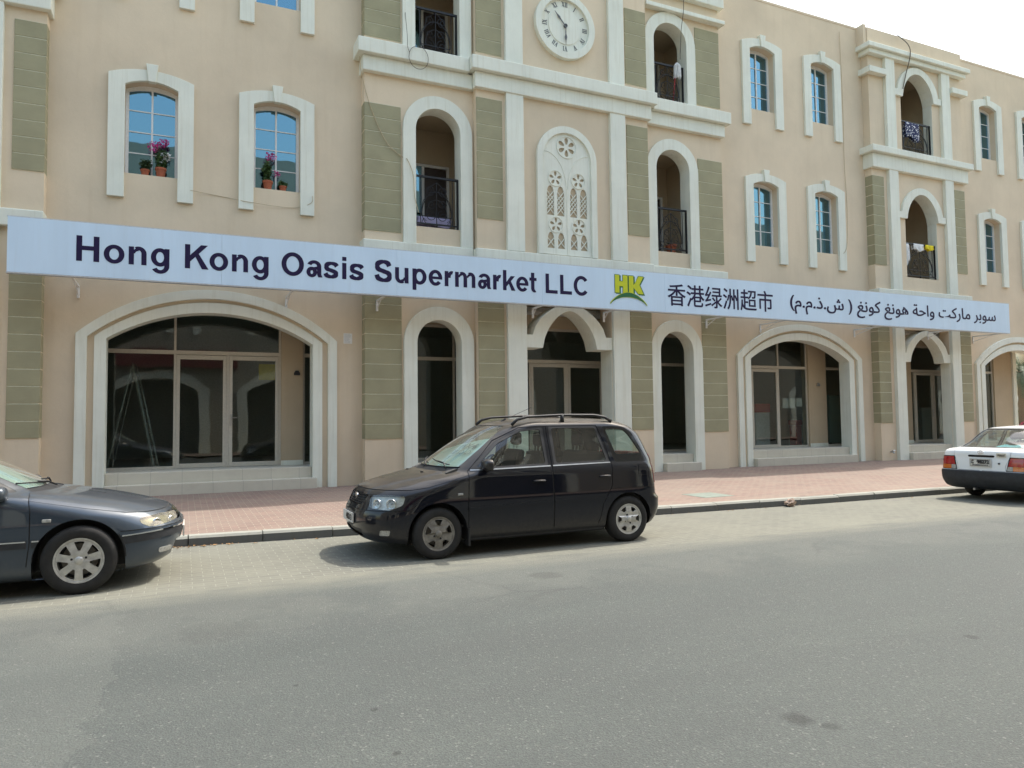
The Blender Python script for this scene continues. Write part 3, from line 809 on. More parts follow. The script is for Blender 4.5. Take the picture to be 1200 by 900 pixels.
def G_n(): return q_rect(70, 0, 207, 519)+q_rect(403, 0, 540, 322)+q_arc(330, 320, 210, 211, -2, 120, 137, 110)+q_arc(330, 300, 160, 195, 90, 168, 60, 95), 611
def G_g(): return q_arc(288, 262, 246, 269, 0, 360, 140, 112, 44)+q_rect(404, 10, 541, 519)+q_arc(296, 10, 245, 225, -152, 2, 137, 105), 611
def G_K(): return q_rect(75, 0, 220, 716)+[[(219, 205), (219, 398), (520, 716), (714, 716)]]+[[(322, 440), (548, 0), (736, 0), (425, 505)]], 722
def G_O(): return q_arc(389, 358, 346, 370, 0, 360, 150, 124, 56), 778
def G_a(): return (q_rect(372, 90, 507, 350)+q_arc(280, 340, 227, 191, 0, 160, 135, 105)+q_arc(205, 155, 168, 167, 0, 360, 128, 100, 40)+q_spline([(390, 292), (270, 268), (170, 245)], 92)
              +[[(372, 95), (507, 95), (545, 0), (410, 0)]]), 556
def G_s(): return q_spline([(84, 150), (130, 78), (270, 44), (395, 84), (430, 150), (380, 205), (270, 248), (150, 288), (108, 368), (160, 445), (280, 475), (400, 448), (452, 388)], (116, 96)), 556
def G_i(): return q_rect(70, 0, 207, 519)+q_rect(70, 589, 207, 716), 278
def G_S(): return q_spline([(110, 225), (160, 110), (330, 52), (490, 86), (548, 190), (500, 290), (340, 350), (180, 405), (122, 505), (170, 610), (330, 664), (480, 625), (535, 525)], (136, 108)), 667
def G_u(): 
    f, a = G_n(); return [[(611-x, 519-y) for x, y in P] for P in f], a
def G_p(): return q_rect(70, -198, 207, 519)+q_arc(322, 259, 250, 271, 0, 360, 140, 112, 44), 611
def G_e(): return q_arc(284, 259, 248, 271, 0, 322, 138, 112, 40)+q_rect(60, 212, 530, 300), 556
def G_r(): return q_rect(66, 0, 203, 519)+q_arc(330, 290, 175, 240, 72, 180, 130, 118), 389
def G_m(): return (q_rect(62, 0, 199, 519)+q_rect(376, 0, 513, 330)+q_rect(690, 0, 827, 330)+q_arc(328, 330, 185, 201, -2, 120, 137, 110)+q_arc(330, 310, 150, 185, 90, 168, 56, 92)
              +q_arc(642, 330, 185, 201, -2, 120, 137, 110)+q_arc(644, 310, 150, 185, 90, 168, 56, 92)), 889
def G_k(): return q_rect(67, 0, 204, 716)+[[(203, 130), (203, 300), (375, 519), (545, 519)]]+[[(268, 300), (400, 0), (560, 0), (362, 362)]], 556
def G_t(): return q_rect(84, 130, 221, 700)+q_rect(18, 410, 310, 519)+q_arc(226, 135, 142, 145, 180, 300, 137, 112), 333
def G_L(): return q_rect(73, 0, 218, 712)+q_rect(217, 0, 575, 122), 611
def G_C(): return q_arc(378, 358, 335, 370, 38, 322, 150, 124, 48), 722
GL = {'H': G_H, 'o': G_o, 'n': G_n, 'g': G_g, 'K': G_K, 'O': G_O, 'a': G_a, 's': G_s, 'i': G_i, 'S': G_S, 'u': G_u, 'p': G_p, 'e': G_e, 'r': G_r, 'm': G_m, 'k': G_k, 't': G_t, 'L': G_L, 'C': G_C}
def unite(polys):
    """flat union of overlapping polygons as triangles"""
    V = []; F = []
    for P in polys:
        ar = sum(P[i][0]*P[(i+1) % len(P)][1]-P[(i+1) % len(P)][0]*P[i][1] for i in range(len(P)))
        if abs(ar) < 1e-9: continue
        if ar < 0: P = P[::-1]
        o = len(V); V += [Vector(p) for p in P]; F.append(list(range(o, o+len(P))))
    r = geometry.delaunay_2d_cdt(V, [], F, 1, 1e-4, False)
    Q = [[V[i] for i in f] for f in F]; B = [(min(p[0] for p in q), max(p[0] for p in q), min(p[1] for p in q), max(p[1] for p in q)) for q in Q]
    out = []
    for f in r[2]:
        c = (sum(r[0][i][0] for i in f)/len(f), sum(r[0][i][1] for i in f)/len(f))
        if any(b[0] <= c[0] <= b[1] and b[2] <= c[1] <= b[3] and inside(c, q) for q, b in zip(Q, B)): out.append(tuple(f))
    return [tuple(v) for v in r[0]], out
def flat_text(mb, tri, x, z, sx, sz, y, mi=0, skew=0):
    v, f = tri
    mb.add([(x+(p[0])*sx, y, z+p[1]*sz) for p in v], f, mi)
txt = 'Hong Kong Oasis Supermarket LLC'
pen = 0
sx_all = (9.27+1.86)/(sum(GL[c]()[1] if c != ' ' else 278 for c in txt)-113); pen = -73
for wd in txt.split(' '):
    mb = MB()
    for c in wd:
        P, a = GL[c](); flat_text(mb, unite(P), -1.86+pen*sx_all, 4.705, sx_all, .485/716, YS-.004); pen += a
    spart(mb, 'lettering', M['sign_ink']); pen += 278
def font_mesh(body, off=0.0):
    c = bpy.data.curves.new('text', 'FONT'); c.body = body; c.size = 1; c.offset = off; c.resolution_u = 6
    o = bpy.data.objects.new('text', c); COL.objects.link(o)
    bpy.context.view_layer.update()
    me = o.evaluated_get(bpy.context.evaluated_depsgraph_get()).to_mesh()
    v = [tuple(q.co) for q in me.vertices]; f = [tuple(p.vertices) for p in me.polygons]
    bpy.data.objects.remove(o); bpy.data.curves.remove(c)
    return v, f
def fit_text(mb, body, x0, x1, z0, z1, y, off=0.0, mi=0):
    v, f = font_mesh(body, 0)
    if not v: return
    if off:
        fit_text(mb, body, x0+off, x1, z0+off*.5, z1, y-.0004, 0, mi); fit_text(mb, body, x0, x1-off, z0, z1-off*.5, y-.0008, 0, mi)
        fit_text(mb, body, x0+off, x1, z0, z1-off*.5, y-.0012, 0, mi); off = 0
    ax, bx = min(p[0] for p in v), max(p[0] for p in v); az, bz = min(p[1] for p in v), max(p[1] for p in v)
    mb.add([(x0+(p[0]-ax)/(bx-ax)*(x1-x0), y, z0+(p[1]-az)/(bz-az)*(z1-z0)) for p in v], f, mi)
mb = MB(); fit_text(mb, '\u9999\u6e2f\u7eff\u6d32\u8d85\u5e02', 11.70, 15.37, 4.60, 5.20, YS-.004, .014); spart(mb, 'lettering', M['sign_ink'])
# Arabic in joined forms, written out in visual order (left to right)
def vis(w): return w[::-1]
words = ['\ufeb3\ufeee\ufe91\ufeae', '\ufee3\ufe8e\ufead\ufedb\ufe96', '\ufeed\ufe8d\ufea3\ufe94', '\ufeeb\ufeee\ufee7\ufece', '\ufedb\ufeee\ufee7\ufece']
ar = '(' + '\ufee1.\ufee1.\ufeab.\ufeb5' + ' ) ' + ' '.join(vis(w) for w in words[::-1])
mb = MB(); fit_text(mb, ar, 16.02, 25.42, 4.60, 5.17, YS-.004, .022); spart(mb, 'lettering', M['sign_ink'])
# green and lime HK emblem with an arched swoosh
mb = MB()
def hk(dx, dz, mi, y, g):
    H = [[(-g, -g), (.13+g, -g), (.13+g, .46+g), (-g, .46+g)], [(.24-g, -g), (.38+g, -g), (.38+g, .46+g), (.24-g, .46+g)], [(.12, .17-g), (.25, .17-g), (.25, .30+g), (.12, .30+g)]]
    K = [[(.42-g, -g), (.56+g, -g), (.56+g, .46+g), (.42-g, .46+g)], [(.55, .20), (.62, .30), (.72-g, .46+g), (.87+g, .46+g), (.745, .24), (.66, .12)], [(.60, .25), (.745+g*.5, .24), (.87+g, -g), (.71-g, -g), (.55, .17)]]
    tri = unite(H+K); flat_text(mb, tri, 10.06+dx, 4.845+dz, 1, 1, y, mi)
hk(.035, -.02, 1, YS-.004, .012); hk(0, 0, 1, YS-.006, .014); hk(0, 0, 0, YS-.009, 0)
def swoosh(o, mi, y, g):
    P = []; n = 24
    top = []; bot = []
    for i in range(n+1):
        t = -1+2*i/n; xx = t*(.55+g)
        th = .105*(1-abs(t)**1.6)*1.0+.012+g
        zc = .255*(1-t*t)**.85
        top.append((xx, zc+th/2)); bot.append((xx, zc-th*.5))
    tri = unite([[top[i], bot[i], bot[i+1], top[i+1]] for i in range(n)])
    flat_text(mb, tri, 10.47, 4.55, 1, 1, y, mi)
swoosh(0, 0, YS-.010, .02); swoosh(0, 1, YS-.013, 0)
spart(mb, 'emblem', [M['lime'], M['deep_green']])

# ================================================================== clock on the tower
CY = YC-.01
clock = thing('wall_clock', 'round white tower clock with dark numerals showing half past ten', 'clock', (9.08, YC, 11.08))
def cpart(mb, name, mat, par=clock, **k):
    o = mb.build(name, mat, par, **k); o.location = -clock.location if par is clock else (0, 0, 0); return o
cx, cz, R = 9.08, 11.96, .885
def circ(r, n=56): return [(cx+r*cos(2*pi*i/n), cz+r*sin(2*pi*i/n)) for i in range(n)]
mb = MB(); mb.prism(circ(R), YC-.13, YC+.01, [circ(R*.80)]); cpart(mb, 'rim', M['trim'], bevel=.02)
mb = MB(); mb.prism(circ(R*.805), YC-.06, YC+.01, [circ(R*.545)]); mb.prism(circ(R*.55), YC-.078, YC+.01); cpart(mb, 'face', M['trim'], bevel=.006)
def numeral(mb, txt, ang):
    h = .135; pen = 0; P = []
    wid = {'I': .042, 'V': .10, 'X': .10}; tot = sum(wid[c] for c in txt); pen = -tot/2
    for c in txt:
        w = wid[c]; 
        if c == 'I': P += q_rect(pen+w/2-.011, 0, pen+w/2+.011, h)+q_rect(pen+.004, 0, pen+w-.004, .012)+q_rect(pen+.004, h-.012, pen+w-.004, h)
        if c == 'V': P += q_line((pen+.022, h), (pen+.052, 0), .024)+q_line((pen+w-.02, h), (pen+.05, 0), .013)+q_rect(pen+.004, h-.011, pen+.044, h)+q_rect(pen+w-.04, h-.011, pen+w-.002, h)
        if c == 'X': P += q_line((pen+.02, h), (pen+w-.02, 0), .024)+q_line((pen+w-.02, h), (pen+.02, 0), .013)+q_rect(pen+.002, h-.011, pen+.042, h)+q_rect(pen+w-.042, 0, pen+w-.002, .011)
        pen += w
    v, f = unite(P); r0 = R*.60; ca, sa = cos(ang), sin(ang)
    mb.add([(cx+(r0+q[1])*sa+q[0]*ca, YC-.066, cz+(r0+q[1])*ca-q[0]*sa) for q in v], f)
mb = MB()
for k, s in enumerate(['XII', 'I', 'II', 'III', 'IV', 'V', 'VI', 'VII', 'VIII', 'IX', 'X', 'XI']): numeral(mb, s, k*pi/6)
M['clock_ink'] = simple('clock_ink', (.10, .105, .11), .6)
cpart(mb, 'numerals', M['clock_ink'])
def hand(ang, L, wd, y):
    ca, sa = cos(ang), sin(ang); m = MB()
    P = [(-.012, 0), (-.012, L*.42), (-wd, L*.60), (-.01, L*.78), (0, L), (.01, L*.78), (wd, L*.60), (.012, L*.42), (.012, 0)]
    Q = [(cx+p[1]*sa+p[0]*ca, cz+p[1]*ca-p[0]*sa) for p in P]
    m.prism(Q, y-.012, y); o = cpart(m, 'hand', M['clock_ink']); return o
hand(radians(-42), .47, .03, YC-.10); hand(radians(180), .52, .035, YC-.115)
mb = MB(); mb.prism([(cx+.05*cos(2*pi*i/20), cz+.05*sin(2*pi*i/20)) for i in range(20)], YC-.135, YC-.07, [[(cx+.026*cos(2*pi*i/16), cz+.026*sin(2*pi*i/16)) for i in range(16)]])
cpart(mb, 'hub', M['clock_ink'])
# ================================================================== cars
def mat_paint(name, c, dust, metal=0.0, flake=0, rough=.28, tint=None, dust_side=.06, top_k=1.0, coat=.85):
    t = NT(name); p = t.objc(); g = t.n('ShaderNodeNewGeometry')
    sx = t.n('ShaderNodeSeparateXYZ'); t.l(g.outputs['Normal'], sx.inputs[0])
    so = t.n('ShaderNodeSeparateXYZ'); t.l(p, so.inputs[0])
    up = t.math('MULTIPLY', t.ramp(sx.outputs[2], [(.35, 0), (.9, 1)]), t.ramp(so.outputs[2], [(.95, .62), (1.40, .95)]))
    dn = t.noise(p, 3.2, 5, .65); fine = t.noise(p, 26, 4, .7)
    dm = t.math('MULTIPLY', t.ramp(dn, [(.25, .45), (.7, 1)]), t.math('MULTIPLY', up, dust*top_k))
    low = t.math('MULTIPLY', t.ramp(so.outputs[2], [(.12, 1), (.55, 0)]), t.math('MULTIPLY', t.ramp(fine, [(.3, .3), (.7, 1)]), .10))
    dm = t.math('ADD', t.math('MAXIMUM', dm, low), dust_side)
    base = t.ramp(t.noise(p, 1.5, 2), [(.3, [x*.95 for x in c]), (.7, c)])
    t.color(t.mix(dm, base, (.30, .255, .19))); t.b.inputs['Metallic'].default_value = metal
    t.rough(t.math('ADD', rough, t.math('MULTIPLY', dm, .75)))
    t.b.inputs['Specular IOR Level'].default_value = .12; t.b.inputs['Coat Weight'].default_value = .75; t.b.inputs['Coat Roughness'].default_value = .035
    cw = t.math('MAXIMUM', t.math('SUBTRACT', coat, t.math('MULTIPLY', dm, 1.9)), 0.05); t.l(cw, t.b.inputs['Coat Weight'])
    return t.m
M['paint_navy'] = mat_paint('navy_paint', (.0018, .0030, .0085), .36, 0, 0, .34, None, .0, 1, .95)
M['paint_grey'] = mat_paint('steel_grey_paint', (.050, .068, .092), .24, .5, 0, .36, None, .01, 1, .95)
M['paint_white'] = mat_paint('white_paint', (.86, .87, .86), .12, 0, 0, .3, None, .01)
M['car_glass'] = mat_glass('car_glass', (.62, .71, .67), (1, 1, 1), 1.5, 0, .05)
M['screen_glass'] = mat_glass('windscreen_glass', (.62, .70, .66), (1, 1, 1), 1.45, 0, .17)
M['lamp_glass'] = mat_glass('lamp_glass', (.80, .82, .80), (1, 1, 1), 1.5, 0, .05)
M['reflector'] = simple('lamp_reflector', (.70, .70, .66), .4, .2, .25, 30)
M['lamp_yellowed'] = simple('yellowed_lamp', (.30, .295, .215), .3, .2, .25, 24, coat=.5)
M['lens_yellow'] = mat_glass('clouded_lens', (.70, .68, .52), (1, 1, 1), 1.5, 0, .34)
M['lamp_red'] = simple('lamp_red', (.36, .012, .014), .18, 0, .25, 60, coat=1)
M['lamp_amber'] = simple('lamp_amber', (.55, .13, .012), .18, 0, .25, 60, coat=1)
M['lamp_clear'] = simple('lamp_clear', (.40, .40, .38), .2, .2, .3, 50, coat=.6)
M['chrome'] = simple('chrome', (.75, .76, .77), .12, 1, .05)
M['alloy'] = simple('alloy_wheel', (.50, .49, .46), .36, .5, .22, 14)
M['alloy_dirty'] = simple('dusty_wheel', (.20, .185, .16), .6, .3, .3, 18)
M['seat_dark'] = simple('seat_cloth', (.030, .030, .033), .9)
M['seat_grey'] = simple('seat_grey', (.16, .15, .14), .9)
M['cabin'] = simple('cabin_trim', (.06, .058, .055), .8)
M['bumper_grey'] = simple('bumper_plastic', (.022, .024, .028), .6, 0, .25, 14)
M['plate'] = simple('number_plate', (.62, .60, .55), .5, 0, .08, 30)
M['ink'] = simple('plate_ink', (.012, .012, .014), .6)
M['shade_teal'] = simple('sunshade_foil', (.52, .70, .66), .35, .35, .12, 8)
M['cloth_cyan'] = simple('cloth_cyan', (.22, .62, .72), .9, 0, .15, 10)

def pch(xs, ys):
    """monotone cubic interpolation"""
    n = len(xs); h = [xs[i+1]-xs[i] for i in range(n-1)]; d = [(ys[i+1]-ys[i])/h[i] for i in range(n-1)]; m = [0]*n
    m[0] = d[0]; m[-1] = d[-1]
    for i in range(1, n-1):
        if d[i-1]*d[i] <= 0: m[i] = 0
        else:
            w1, w2 = 2*h[i]+h[i-1], h[i]+2*h[i-1]; m[i] = (w1+w2)/(w1/d[i-1]+w2/d[i])
    def f(x):
        x = min(max(x, xs[0]), xs[-1]); i = 0
        while i < n-2 and x > xs[i+1]: i += 1
        t = (x-xs[i])/h[i]; t2, t3 = t*t, t*t*t
        return (2*t3-3*t2+1)*ys[i]+(t3-2*t2+t)*h[i]*m[i]+(-2*t3+3*t2)*ys[i+1]+(t3-t2)*h[i]*m[i+1]
    return f

class Body:
    """car shell as a stack of rounded plan outlines. rows: z, xf, xr, w, Df, nf, Dr, nr.
    U runs 0..1 round the nose, 1..2 along the flank, 2..3 round the tail; V runs up the stack."""
    def __init__(s, rows, bow=.02):
        s.rows = rows; V = [0.0]
        for a, b in zip(rows[:-1], rows[1:]):
            V.append(V[-1]+max(.02, math.hypot(b[0]-a[0], .5*(abs(b[1]-a[1])+abs(b[2]-a[2])*.5+abs(b[3]-a[3])))))
        s.V = V; s.vm = V[-1]
        s.f = [pch(V, [r[k] for r in rows]) for k in range(8)]
        s.bow = bow; s.cache = {}
    def row(s, v):
        k = round(v, 5)
        if k not in s.cache: s.cache[k] = [f(v) for f in s.f]
        return s.cache[k]
    def P(s, u, v):
        z, xf, xr, w, Df, nf, Dr, nr = s.row(v)
        L = max(xr-xf, 1e-4)
        if Df+Dr > L*.96: k = L*.96/(Df+Dr); Df *= k; Dr *= k
        if u <= 1:
            th = max(u, 0)*pi/2; y = w*sin(th)**(2/nf); x = xf+Df*(1-max(cos(th), 0)**(2/nf))
        elif u >= 2:
            th = max(3-u, 0)*pi/2; y = w*sin(th)**(2/nr); x = xr-Dr*(1-max(cos(th), 0)**(2/nr))
        else:
            x = xf+Df+(xr-Dr-xf-Df)*(u-1); y = w
        xm = (s.rows[0][1]+s.rows[0][2])/2; LL = s.rows[0][2]-s.rows[0][1]
        q = (x-xm)/(LL/2)
        return Vector((x, -y*(1-s.bow*q*q), z))
    def N(s, u, v):
        e = 2e-3
        a = s.P(u+e, v)-s.P(u-e, v); b = s.P(u, min(v+e, s.vm))-s.P(u, max(v-e, 0)); n = a.cross(b)
        if n.length < 1e-12: return Vector((0, 0, 1))
        return n.normalized()
    def vz(s, z):
        a, b = 0.0, s.vm
        for _ in range(40):
            m = (a+b)/2
            if s.row(m)[0] < z: a = m
            else: b = m
        return (a+b)/2
    def side(s, x, z):
        v = s.vz(z); z, xf, xr, w, Df, nf, Dr, nr = s.row(v); L = max(xr-xf, 1e-4)
        if Df+Dr > L*.96: k = L*.96/(Df+Dr); Df *= k; Dr *= k
        def inv(t, n): 
            t = min(max(t, 0), 1); c = (1-t)**(n/2); return math.acos(min(1, max(0, c)))/(pi/2)
        if x < xf+Df: u = inv((x-xf)/Df, nf)
        elif x > xr-Dr: u = 3-inv((xr-x)/Dr, nr)
        else: u = 1+(x-xf-Df)/(xr-Dr-xf-Df)
        return (u, v)
    def front(s, y, z, tail=False):
        v = s.vz(z); r = s.row(v); w = r[3]; n = r[7] if tail else r[5]
        t = min(max(abs(y)/w, 0), 1); u = math.asin(min(1, t**(n/2)))/(pi/2)
        return (3-u, v) if tail else (u, v)

def dens(P, step=.04, closed=True):
    out = []; n = len(P)
    for i in range(n if closed else n-1):
        a, b = P[i], P[(i+1) % n]; d = math.hypot(b[0]-a[0], b[1]-a[1]); k = max(1, int(d/step))
        for j in range(k): out.append((a[0]+(b[0]-a[0])*j/k, a[1]+(b[1]-a[1])*j/k))
    if not closed: out.append(P[-1])
    return out
def rnd_poly(P, r=.04, n=4):
    out = []; m = len(P)
    for i in range(m):
        a, b, c = Vector(P[i-1]), Vector(P[i]), Vector(P[(i+1) % m])
        d1, d2 = (a-b), (c-b); rr = min(r, d1.length*.45, d2.length*.45)
        p, q = b+d1.normalized()*rr, b+d2.normalized()*rr
        for k in range(n+1):
            t = k/n; w = (1-t)**2*p+2*t*(1-t)*b+t*t*q; out.append((w.x, w.y))
    return out
def strip(P, w):
    """ribbon of width w along an open polyline"""
    L = []; R_ = []
    for i, p in enumerate(P):
        a, b = P[max(i-1, 0)], P[min(i+1, len(P)-1)]; d = math.hypot(b[0]-a[0], b[1]-a[1]) or 1; nx, ny = -(b[1]-a[1])/d*w/2, (b[0]-a[0])/d*w/2
        L.append((p[0]+nx, p[1]+ny)); R_.append((p[0]-nx, p[1]-ny))
    return L+R_[::-1]
def shell(body, regions, us=(1.0, 2.6, 1.0), step=.045):
    """triangulate the (U,V) sheet with every region outline as an edge; returns {key: [triangles of (u,v)]}"""
    sc = lambda u: u*us[0] if u <= 1 else (us[0]+(u-1)*us[1] if u <= 2 else us[0]+us[1]+(u-2)*us[2])
    tot = sum(us)
    def unsc(q): return q/us[0] if q <= us[0] else (1+(q-us[0])/us[1] if q <= us[0]+us[1] else 2+(q-us[0]-us[1])/us[2])
    pts = []; edges = []
    nu, nv = int(tot/step), int(body.vm/step*1.2)
    for i in range(nu+1):
        for j in range(nv+1): pts.append(Vector((tot*i/nu, body.vm*j/nv)))
    polys = []
    for key, uv, opt in regions:
        Q = [(sc(min(max(u, 0), 3)), min(max(v, 0), body.vm)) for u, v in uv]
        R_ = []
        for p in Q:
            if not R_ or math.hypot(p[0]-R_[-1][0], p[1]-R_[-1][1]) > 2e-4: R_.append(p)
        polys.append((key, R_, [min(p[0] for p in R_), max(p[0] for p in R_), min(p[1] for p in R_), max(p[1] for p in R_)]))
        o = len(pts); pts += [Vector(p) for p in R_]; n = len(R_); edges += [(o+i, o+(i+1) % n) for i in range(n)]
    r = geometry.delaunay_2d_cdt(pts, edges, [], 0, 1e-5)
    V = [(unsc(p[0]), p[1]) for p in r[0]]; W = [(p[0], p[1]) for p in r[0]]
    out = {}
    for f in r[2]:
        c = (sum(W[i][0] for i in f)/len(f), sum(W[i][1] for i in f)/len(f)); k = 'body'
        for key, P, bb in polys:
            if bb[0] <= c[0] <= bb[1] and bb[2] <= c[1] <= bb[3] and inside(c, P): k = key; break
        out.setdefault(k, []).append(f)
    return V, out

def lift(body, V, tris, off, skirt, sides, name, mat, parent, maxdist=None):
    """make a mesh from (u,v) triangles, moved by off along the normal, with a rim of depth skirt"""
    used = sorted({i for f in tris for i in f}); idx = {i: k for k, i in enumerate(used)}
    Pn = [(body.P(*V[i]), body.N(*V[i])) for i in used]
    # outward check
    base = [p+n*off for p, n in Pn]
    cnt = {}
    for f in tris:
        for a, b in zip(f, f[1:]+f[:1]): cnt[tuple(sorted((a, b)))] = cnt.get(tuple(sorted((a, b))), 0)+1
    rim = [e for e, c in cnt.items() if c == 1 and not (min(V[e[0]][0], V[e[1]][0]) < 1e-4 and max(V[e[0]][0], V[e[1]][0]) < 1e-3) and not (V[e[0]][0] > 2.999 and V[e[1]][0] > 2.999)]
    v = []; f = []
    for sgn in sides:
        o = len(v); v += [(p.x, p.y*sgn, p.z) for p in base]
        for t in tris:
            q = [o+idx[i] for i in t]; f.append(tuple(q if sgn > 0 else q[::-1]))
        if skirt:
            rv = sorted({i for e in rim for i in e}); ri = {i: len(v)+k for k, i in enumerate(rv)}
            for i in rv:
                p, n = Pn[idx[i]]; p = p+n*(off-skirt); v.append((p.x, p.y*sgn, p.z))
            for a, b in rim: f.append((o+idx[a], o+idx[b], ri[b], ri[a]))
    me = bpy.data.meshes.new(name); me.from_pydata(v, [], f); me.materials.append(mat)
    bm = bmesh.new(); bm.from_mesh(me); bmesh.ops.remove_doubles(bm, verts=bm.verts, dist=2e-5)
    bmesh.ops.dissolve_degenerate(bm, dist=1e-6, edges=bm.edges)
    for e in bm.edges:
        if len(e.link_faces) == 2 and e.calc_face_angle(0) > radians(50): e.smooth = False
        if len(e.link_faces) > 2: e.smooth = False
    for q in bm.faces: q.smooth = True
    bm.to_mesh(me); bm.free()
    o = bpy.data.objects.new(name, me); COL.objects.link(o)
    if parent: o.parent = parent
    return o

def wheel(parent, x, y, r, wdt, side, n, rim_r, style, mat, steer=0.0):
    """tyre with a dished wheel; side -1 faces the camera side (-y)"""
    root = MB()
    prof = [(rim_r-.012, -wdt*.42), (rim_r+.012, -wdt*.5), (r-.045, -wdt*.52), (r-.012, -wdt*.45), (r, -wdt*.30), (r+.001, 0), (r, wdt*.30), (r-.012, wdt*.45), (r-.045, wdt*.52), (rim_r+.012, wdt*.5), (rim_r-.012, wdt*.42)]
    root.lathe(prof, axis='y', n=56)
    for k in (-.2, 0, .2): root.lathe([(r+.0015, wdt*k-.004), (r-.006, wdt*k), (r+.0015, wdt*k+.004)], axis='y', n=56)
    ty = root.build('wheel', M['tyre'], parent, smooth=True)
    ty.location = (x, y, r-.004); ty.rotation_euler = (0, 0, (0 if side < 0 else pi)+steer)
    b = MB(); b.lathe([(rim_r+.004, wdt*.49), (rim_r-.012, wdt*.47), (rim_r-.022, wdt*.38), (rim_r-.03, -wdt*.3)], axis='y', n=48)   # h positive = towards -y
    # spokes: disc with openings, slightly domed
    holes = []; N_ = n
    for k in range(N_):
        a0 = 2*pi*k/N_+style['rot']; hw = style['open']*pi/N_
        ro, ri = rim_r*style['ro'], rim_r*style['ri']; L = []
        for i in range(9): a = a0-hw+2*hw*i/8; L.append((ro*cos(a), ro*sin(a)))
        hw2 = hw*style['taper']
        for i in range(7): a = a0+hw2-2*hw2*i/6; L.append((ri*cos(a), ri*sin(a)))
        holes.append(rnd_poly(L, .02, 2))
    m = MB(); m.prism([((rim_r-.016)*cos(2*pi*i/48), (rim_r-.016)*sin(2*pi*i/48)) for i in range(48)], -.008, .008, holes)
    me_v = m.v
    m.v = [(q[0], q[1]-wdt*.40-style['dome']*(1-min(1, math.hypot(q[0], q[2])/rim_r)**2), q[2]) for q in me_v]
    b.add(m.v, m.f)
    rim = b.build('rim', mat, ty, bevel=.004, autosm=radians(40))
    c = MB(); hy = wdt*.40+style['dome']+.002
    c.lathe([(.0, hy+.010), (.034, hy+.008), (.040, hy-.004), (.040, hy-.03)], axis='y', n=24)
    for k in range(style['lugs']):
        a = 2*pi*k/style['lugs']+.4; c.lathe([(0, hy-.001), (.011, hy-.001), (.012, hy-.02)], (rim_r*.30*cos(a), 0, rim_r*.30*sin(a)), 'y', 10, 1)
    c.build('hub_cap', [mat, M['black']], ty, smooth=True)
    d = MB(); d.lathe([(0, wdt*.12), (rim_r*.72, wdt*.12), (rim_r*.74, wdt*.05)], axis='y', n=32); d.build('brake_disc', M['alloy_dirty'], ty)
    d = MB(); d.lathe([(0, 0.0), (rim_r-.02, 0.0)], axis='y', n=32); d.build('backing', M['black'], ty)
    return ty

def seat(parent, x, y, mat, w=.50, bench=False, z=.42, head=True, hb=.60):
    m = MB(); hw = w/2
    def rb(mm, x0, x1, y0, y1, z0, z1): mm.box(x0, x1, y0, y1, z0, z1)
    m.box(x-.26, x+.26, y-hw, y+hw, z-.16, z)
    o = m.build('seat', mat, parent, bevel=.05)
    b = MB(); P = [(x+.16, z-.06), (x+.30, z-.06), (x+.46, z+hb-.04), (x+.42, z+hb), (x+.34, z+hb-.02)]
    b.prism(P, y-hw+.02, y+hw-.02); bk = b.build('backrest', mat, o, bevel=.045)
    if head:
        for yy in ((y,) if not bench else (y-hw*.55, y+hw*.55)):
            h = MB(); h.tube([(x+.40, yy-.05, z+hb-.05), (x+.42, yy-.05, z+hb+.1)], .007, 5); h.tube([(x+.40, yy+.05, z+hb-.05), (x+.42, yy+.05, z+hb+.1)], .007, 5); h.build('headrest_stem', M['metal'], o)
            h = MB(); h.box(x+.37, x+.47, yy-.125, yy+.125, z+hb+.05, z+hb+.23); h.build('headrest', mat, o, bevel=.045)
    return o

def underbody(parent, L, w, zc, wheels, r, wy):
    m = MB(); xs = sorted(wheels)
    m.box(.42, xs[0]-r+.02, -w+.36, w-.36, .21, .40); m.box(xs[0]+r+.07, xs[1]-r-.07, -w+.06, w-.06, .19, .34); m.box(xs[1]+r-.02, L-.30, -w+.36, w-.36, .24, .42)
    for x in xs:
        m.box(x-r-.08, x+r+.08, -w+.34, w-.34, .2, .66)
        for s in (-1, 1):                               # arch liners
            P = [(x+(r+.075)*cos(a), r+(r+.075)*sin(a)) for a in [pi*i/16 for i in range(17)]]; P2 = [(x+(r+.06)*cos(a), r+(r+.06)*sin(a)) for a in [pi*i/16 for i in range(17)]]
            ya, yb = sorted((s*(w-.035), s*(w-.36))); m.prism(band(P, P2), ya, yb)
            m.box(x-r-.06, x+r+.06, s*(w-.36)-.01, s*(w-.36)+.01, .2, .68)
    return m.build('underbody', M['black'], parent)

def circle_cut(cx, cz, r, zlow, n=26):
    """wheel opening: arc above, straight down to below the sill"""
    P = [(cx-r, zlow)]
    for i in range(n+1):
        a = pi-pi*i/n; P.append((cx+r*cos(a), cz+r*sin(a)))
    return P+[(cx+r, zlow)]
def SIDE(b, P, step=.03): return [b.side(*p) for p in dens(P, step)]
def FRONT(b, P, tail=False, step=.03): return [b.front(max(p[0], 0), p[1], tail) for p in dens(P, step)]
def body_point(b, y, z, off, tail=False):
    u, v = b.front(abs(y), z, tail); p = b.P(u, v)+b.N(u, v)*off; return Vector((p.x, p.y*(1 if y <= 0 else -1), p.z))

